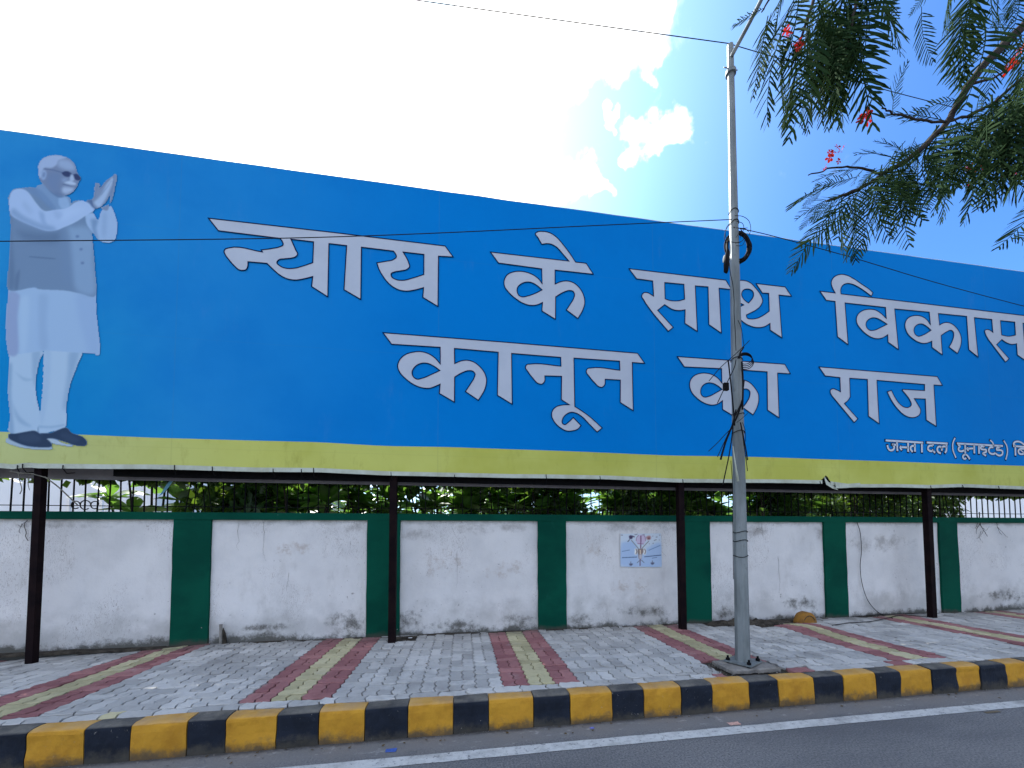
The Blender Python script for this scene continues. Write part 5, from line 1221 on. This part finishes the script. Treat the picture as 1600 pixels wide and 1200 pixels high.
# leaves: base pixel, tip pixel, depth of base and tip, copies with a little scatter
LV = [
 (1590,165,1540,250,2.5,2.4,5),(1560,180,1530,270,2.5,2.5,4),(1600,215,1560,275,2.5,2.5,4),(1575,140,1530,190,2.5,2.4,3),(1480,240,1478,330,2.4,2.4,3),(1460,260,1440,315,2.35,2.4,4),(1420,270,1400,340,2.3,2.3,4),(1500,190,1480,270,2.4,2.4,3),(1310,20,1310,130,2.4,2.4,5),(1290,60,1290,160,2.4,2.5,4),
 # upper cluster left of centre
 (1195,12,1143,26,2.5,2.5,1),(1200,25,1158,132,2.5,2.55,1),(1205,20,1190,120,2.45,2.6,1),(1228,30,1172,110,2.5,2.4,1),(1225,60,1200,185,2.4,2.5,2),(1240,70,1258,195,2.4,2.5,2),(1262,40,1230,150,2.4,2.3,2),(1262,80,1275,198,2.4,2.6,2),
 (1280,30,1300,150,2.4,2.5,3),(1300,60,1258,172,2.4,2.5,2),(1290,90,1310,175,2.4,2.3,2),(1320,40,1340,105,2.35,2.5,3),(1325,10,1342,120,2.35,2.2,2),(1330,-20,1350,60,2.4,2.4,3),(1250,-20,1215,90,2.5,2.4,3),(1290,-30,1270,80,2.5,2.6,4),(1320,-30,1300,95,2.45,2.3,4),(1230,-30,1190,60,2.5,2.6,3),
 (1340,-40,1425,25,2.4,2.3,2),(1350,-30,1390,40,2.4,2.5,2),(1270,0,1240,120,2.45,2.5,3),(1300,0,1320,140,2.4,2.5,3),(1330,30,1290,130,2.3,2.2,2),(1350,-20,1330,90,2.4,2.4,3),
 # upper right
 (1470,-30,1415,25,2.45,2.4,1),(1490,-25,1455,65,2.4,2.4,2),(1520,-30,1480,85,2.4,2.5,2),(1530,-20,1520,75,2.4,2.3,2),(1560,-20,1545,60,2.5,2.5,2),(1590,-20,1572,50,2.5,2.4,2),(1600,0,1545,45,2.5,2.6,1),(1500,20,1490,115,2.4,2.4,1),(1535,30,1512,110,2.45,2.3,1),(1400,-30,1375,20,2.4,2.4,2),
 (1560,60,1535,150,2.5,2.5,1),(1575,50,1610,110,2.5,2.4,2),(1440,10,1460,90,2.4,2.5,1),
 # along the main branch
 (1500,155,1410,178,2.4,2.3,1),(1395,178,1402,114,2.35,2.35,1),(1480,190,1405,152,2.4,2.5,1),(1475,195,1440,250,2.4,2.2,2),(1490,185,1510,260,2.4,2.3,3),(1470,200,1505,300,2.4,2.4,2),(1440,235,1395,240,2.35,2.3,2),(1450,225,1480,290,2.35,2.4,3),(1430,240,1450,325,2.35,2.3,3),
 (1410,255,1360,215,2.3,2.3,2),(1400,262,1440,330,2.3,2.4,3),(1385,270,1405,345,2.3,2.3,3),(1375,275,1375,360,2.3,2.2,3),(1360,285,1390,350,2.3,2.4,3),(1345,290,1322,350,2.3,2.3,2),(1340,265,1275,270,2.3,2.3,2),(1320,300,1262,345,2.3,2.3,2),(1300,310,1272,398,2.3,2.4,2),
 (1315,305,1302,398,2.3,2.3,2),(1300,290,1233,298,2.3,2.3,2),(1290,312,1255,360,2.3,2.4,1),(1350,240,1310,275,2.3,2.4,2),(1370,262,1335,300,2.3,2.2,2),(1400,235,1370,290,2.3,2.3,3),(1325,300,1340,395,2.3,2.4,2),(1430,215,1398,262,2.35,2.3,2),(1395,262,1425,320,2.3,2.2,3),(1370,275,1352,330,2.3,2.2,3),(1415,250,1462,300,2.3,2.3,3),
 # right block
 (1560,150,1510,232,2.5,2.4,3),(1590,150,1555,240,2.5,2.5,4),(1600,170,1530,260,2.5,2.5,4),(1610,190,1565,285,2.5,2.4,4),(1540,190,1505,255,2.5,2.4,3),(1550,215,1517,310,2.5,2.5,3),(1580,210,1545,295,2.5,2.4,3),(1610,140,1600,250,2.6,2.5,4),(1500,225,1490,290,2.45,2.4,2),(1620,230,1575,270,2.6,2.5,2),
 (1600,125,1540,200,2.5,2.4,3),(1530,150,1520,215,2.45,2.5,2),(1620,80,1588,160,2.6,2.5,3),(1600,60,1575,140,2.6,2.6,2),
 (1630,310,1565,370,2.7,2.7,1),(1640,345,1563,395,2.7,2.7,1),(1625,330,1595,385,2.7,2.6,1),(1640,300,1590,325,2.7,2.7,1)]
for x0, y0, x1, y1, d0, d1, n in LV:
    if n > 2: n -= 1
    for k in range(n):
        j = 0 if k == 0 else 12
        if nleaf[0] < 299:
            leaf(onD(x0+tr.gauss(0, j), y0+tr.gauss(0, j), d0+tr.gauss(0, .03)), onD(x1+tr.gauss(0, j*1.5), y1+tr.gauss(0, j), d1+tr.gauss(0, .06)))
# the rest of the crown, out of frame over the footpath
mb = MB()
FV = [([v.co.copy() for v in me.vertices], [tuple(p.vertices) for p in me.polygons]) for me in FE]
for c_, n_, sg in ((onD(2150, -150, 3.9), 60, .45), (onD(1560, -560, 3.0), 50, .4), (onD(2250, 160, 4.4), 50, .45), (onD(1100, -520, 2.9), 24, .3)):
    for _ in range(n_):
        vv, ff = FV[tr.randrange(len(FV))]; p = Vector(c_)+Vector((tr.gauss(0, sg), tr.gauss(0, sg), tr.gauss(0, .2)))
        R_ = Matrix.Rotation(tr.random()*6.28, 4, 'Z') @ Matrix.Rotation(tr.uniform(-.9, .2), 4, 'X') @ Matrix.Rotation(tr.gauss(0, .6), 4, 'Y'); l_ = tr.uniform(.4, .6)
        u, v = proj(p)
        if -150 < u < 1780 and v > -200: continue
        mb.add([p+(R_ @ q)*l_ for q in vv], ff)
o = mb.build('crown', m_gul, tree); o['kind'] = 'stuff'
# flowers
m_red = mat_leaf('scarlet_petal', (.36, .010, .010), (.46, .03, .02), .3, .6, (.5, .02, .01), .08)
def flower(sd):
    r = random.Random(sd); mb = MB()
    for k in range(5):
        a = k*1.2566+r.uniform(-.2, .2); up = r.uniform(.1, .6); vs = []
        for i in range(5):
            t = i/4; w_ = [.04, .07, .24, .30, .10][i]; rad = t; z = up*t-.25*t*t; c, s = math.cos(a), math.sin(a)
            vs += [(c*rad-s*w_, s*rad+c*w_, z+.05*math.sin(sd+i)), (c*rad+s*w_, s*rad-c*w_, z)]
        mb.add(vs, [(2*i, 2*i+1, 2*i+3, 2*i+2) for i in range(4)])
    mb.tube([(0, 0, -.5), (0, 0, 0)], .04, 4); return mb.mesh('flower', m_red)
FL = [flower(i) for i in range(4)]
for x, y, s, n in ((1355, 180, .038, 4), (1290, 262, .022, 2), (1298, 245, .026, 3), (1310, 238, .026, 3), (1318, 230, .022, 1), (1310, 252, .02, 1), (1250, 72, .035, 3), (1232, 55, .03, 2), (1345, 48, .02, 1), (1580, 95, .04, 4), (1572, 112, .035, 2), (1592, 78, .03, 2), (1533, 262, .03, 3), (1512, 265, .025, 2), (1511, 290, .022, 1), (1565, 278, .018, 1), (1588, 258, .02, 2), (1586, 272, .018, 1), (1515, 280, .02, 1), (1528, 228, .02, 1), (1598, 255, .022, 1)):
    for k in range(n):
        o = bpy.data.objects.new('flower', FL[tr.randrange(4)]); COL.objects.link(o); o.parent = tree; sg = 5 if k else 0
        o.location = Vector(onD(x+tr.gauss(0, sg), y+tr.gauss(0, sg), 2.35+.0006*(x-1300)+tr.gauss(0, .03)))-Vector((9.6, 4.1, ZF)); o.scale = [s*tr.uniform(.62, .95)]*3; o.rotation_euler = (tr.uniform(-1.3, 1.3), tr.uniform(-1.3, 1.3), tr.random()*6)
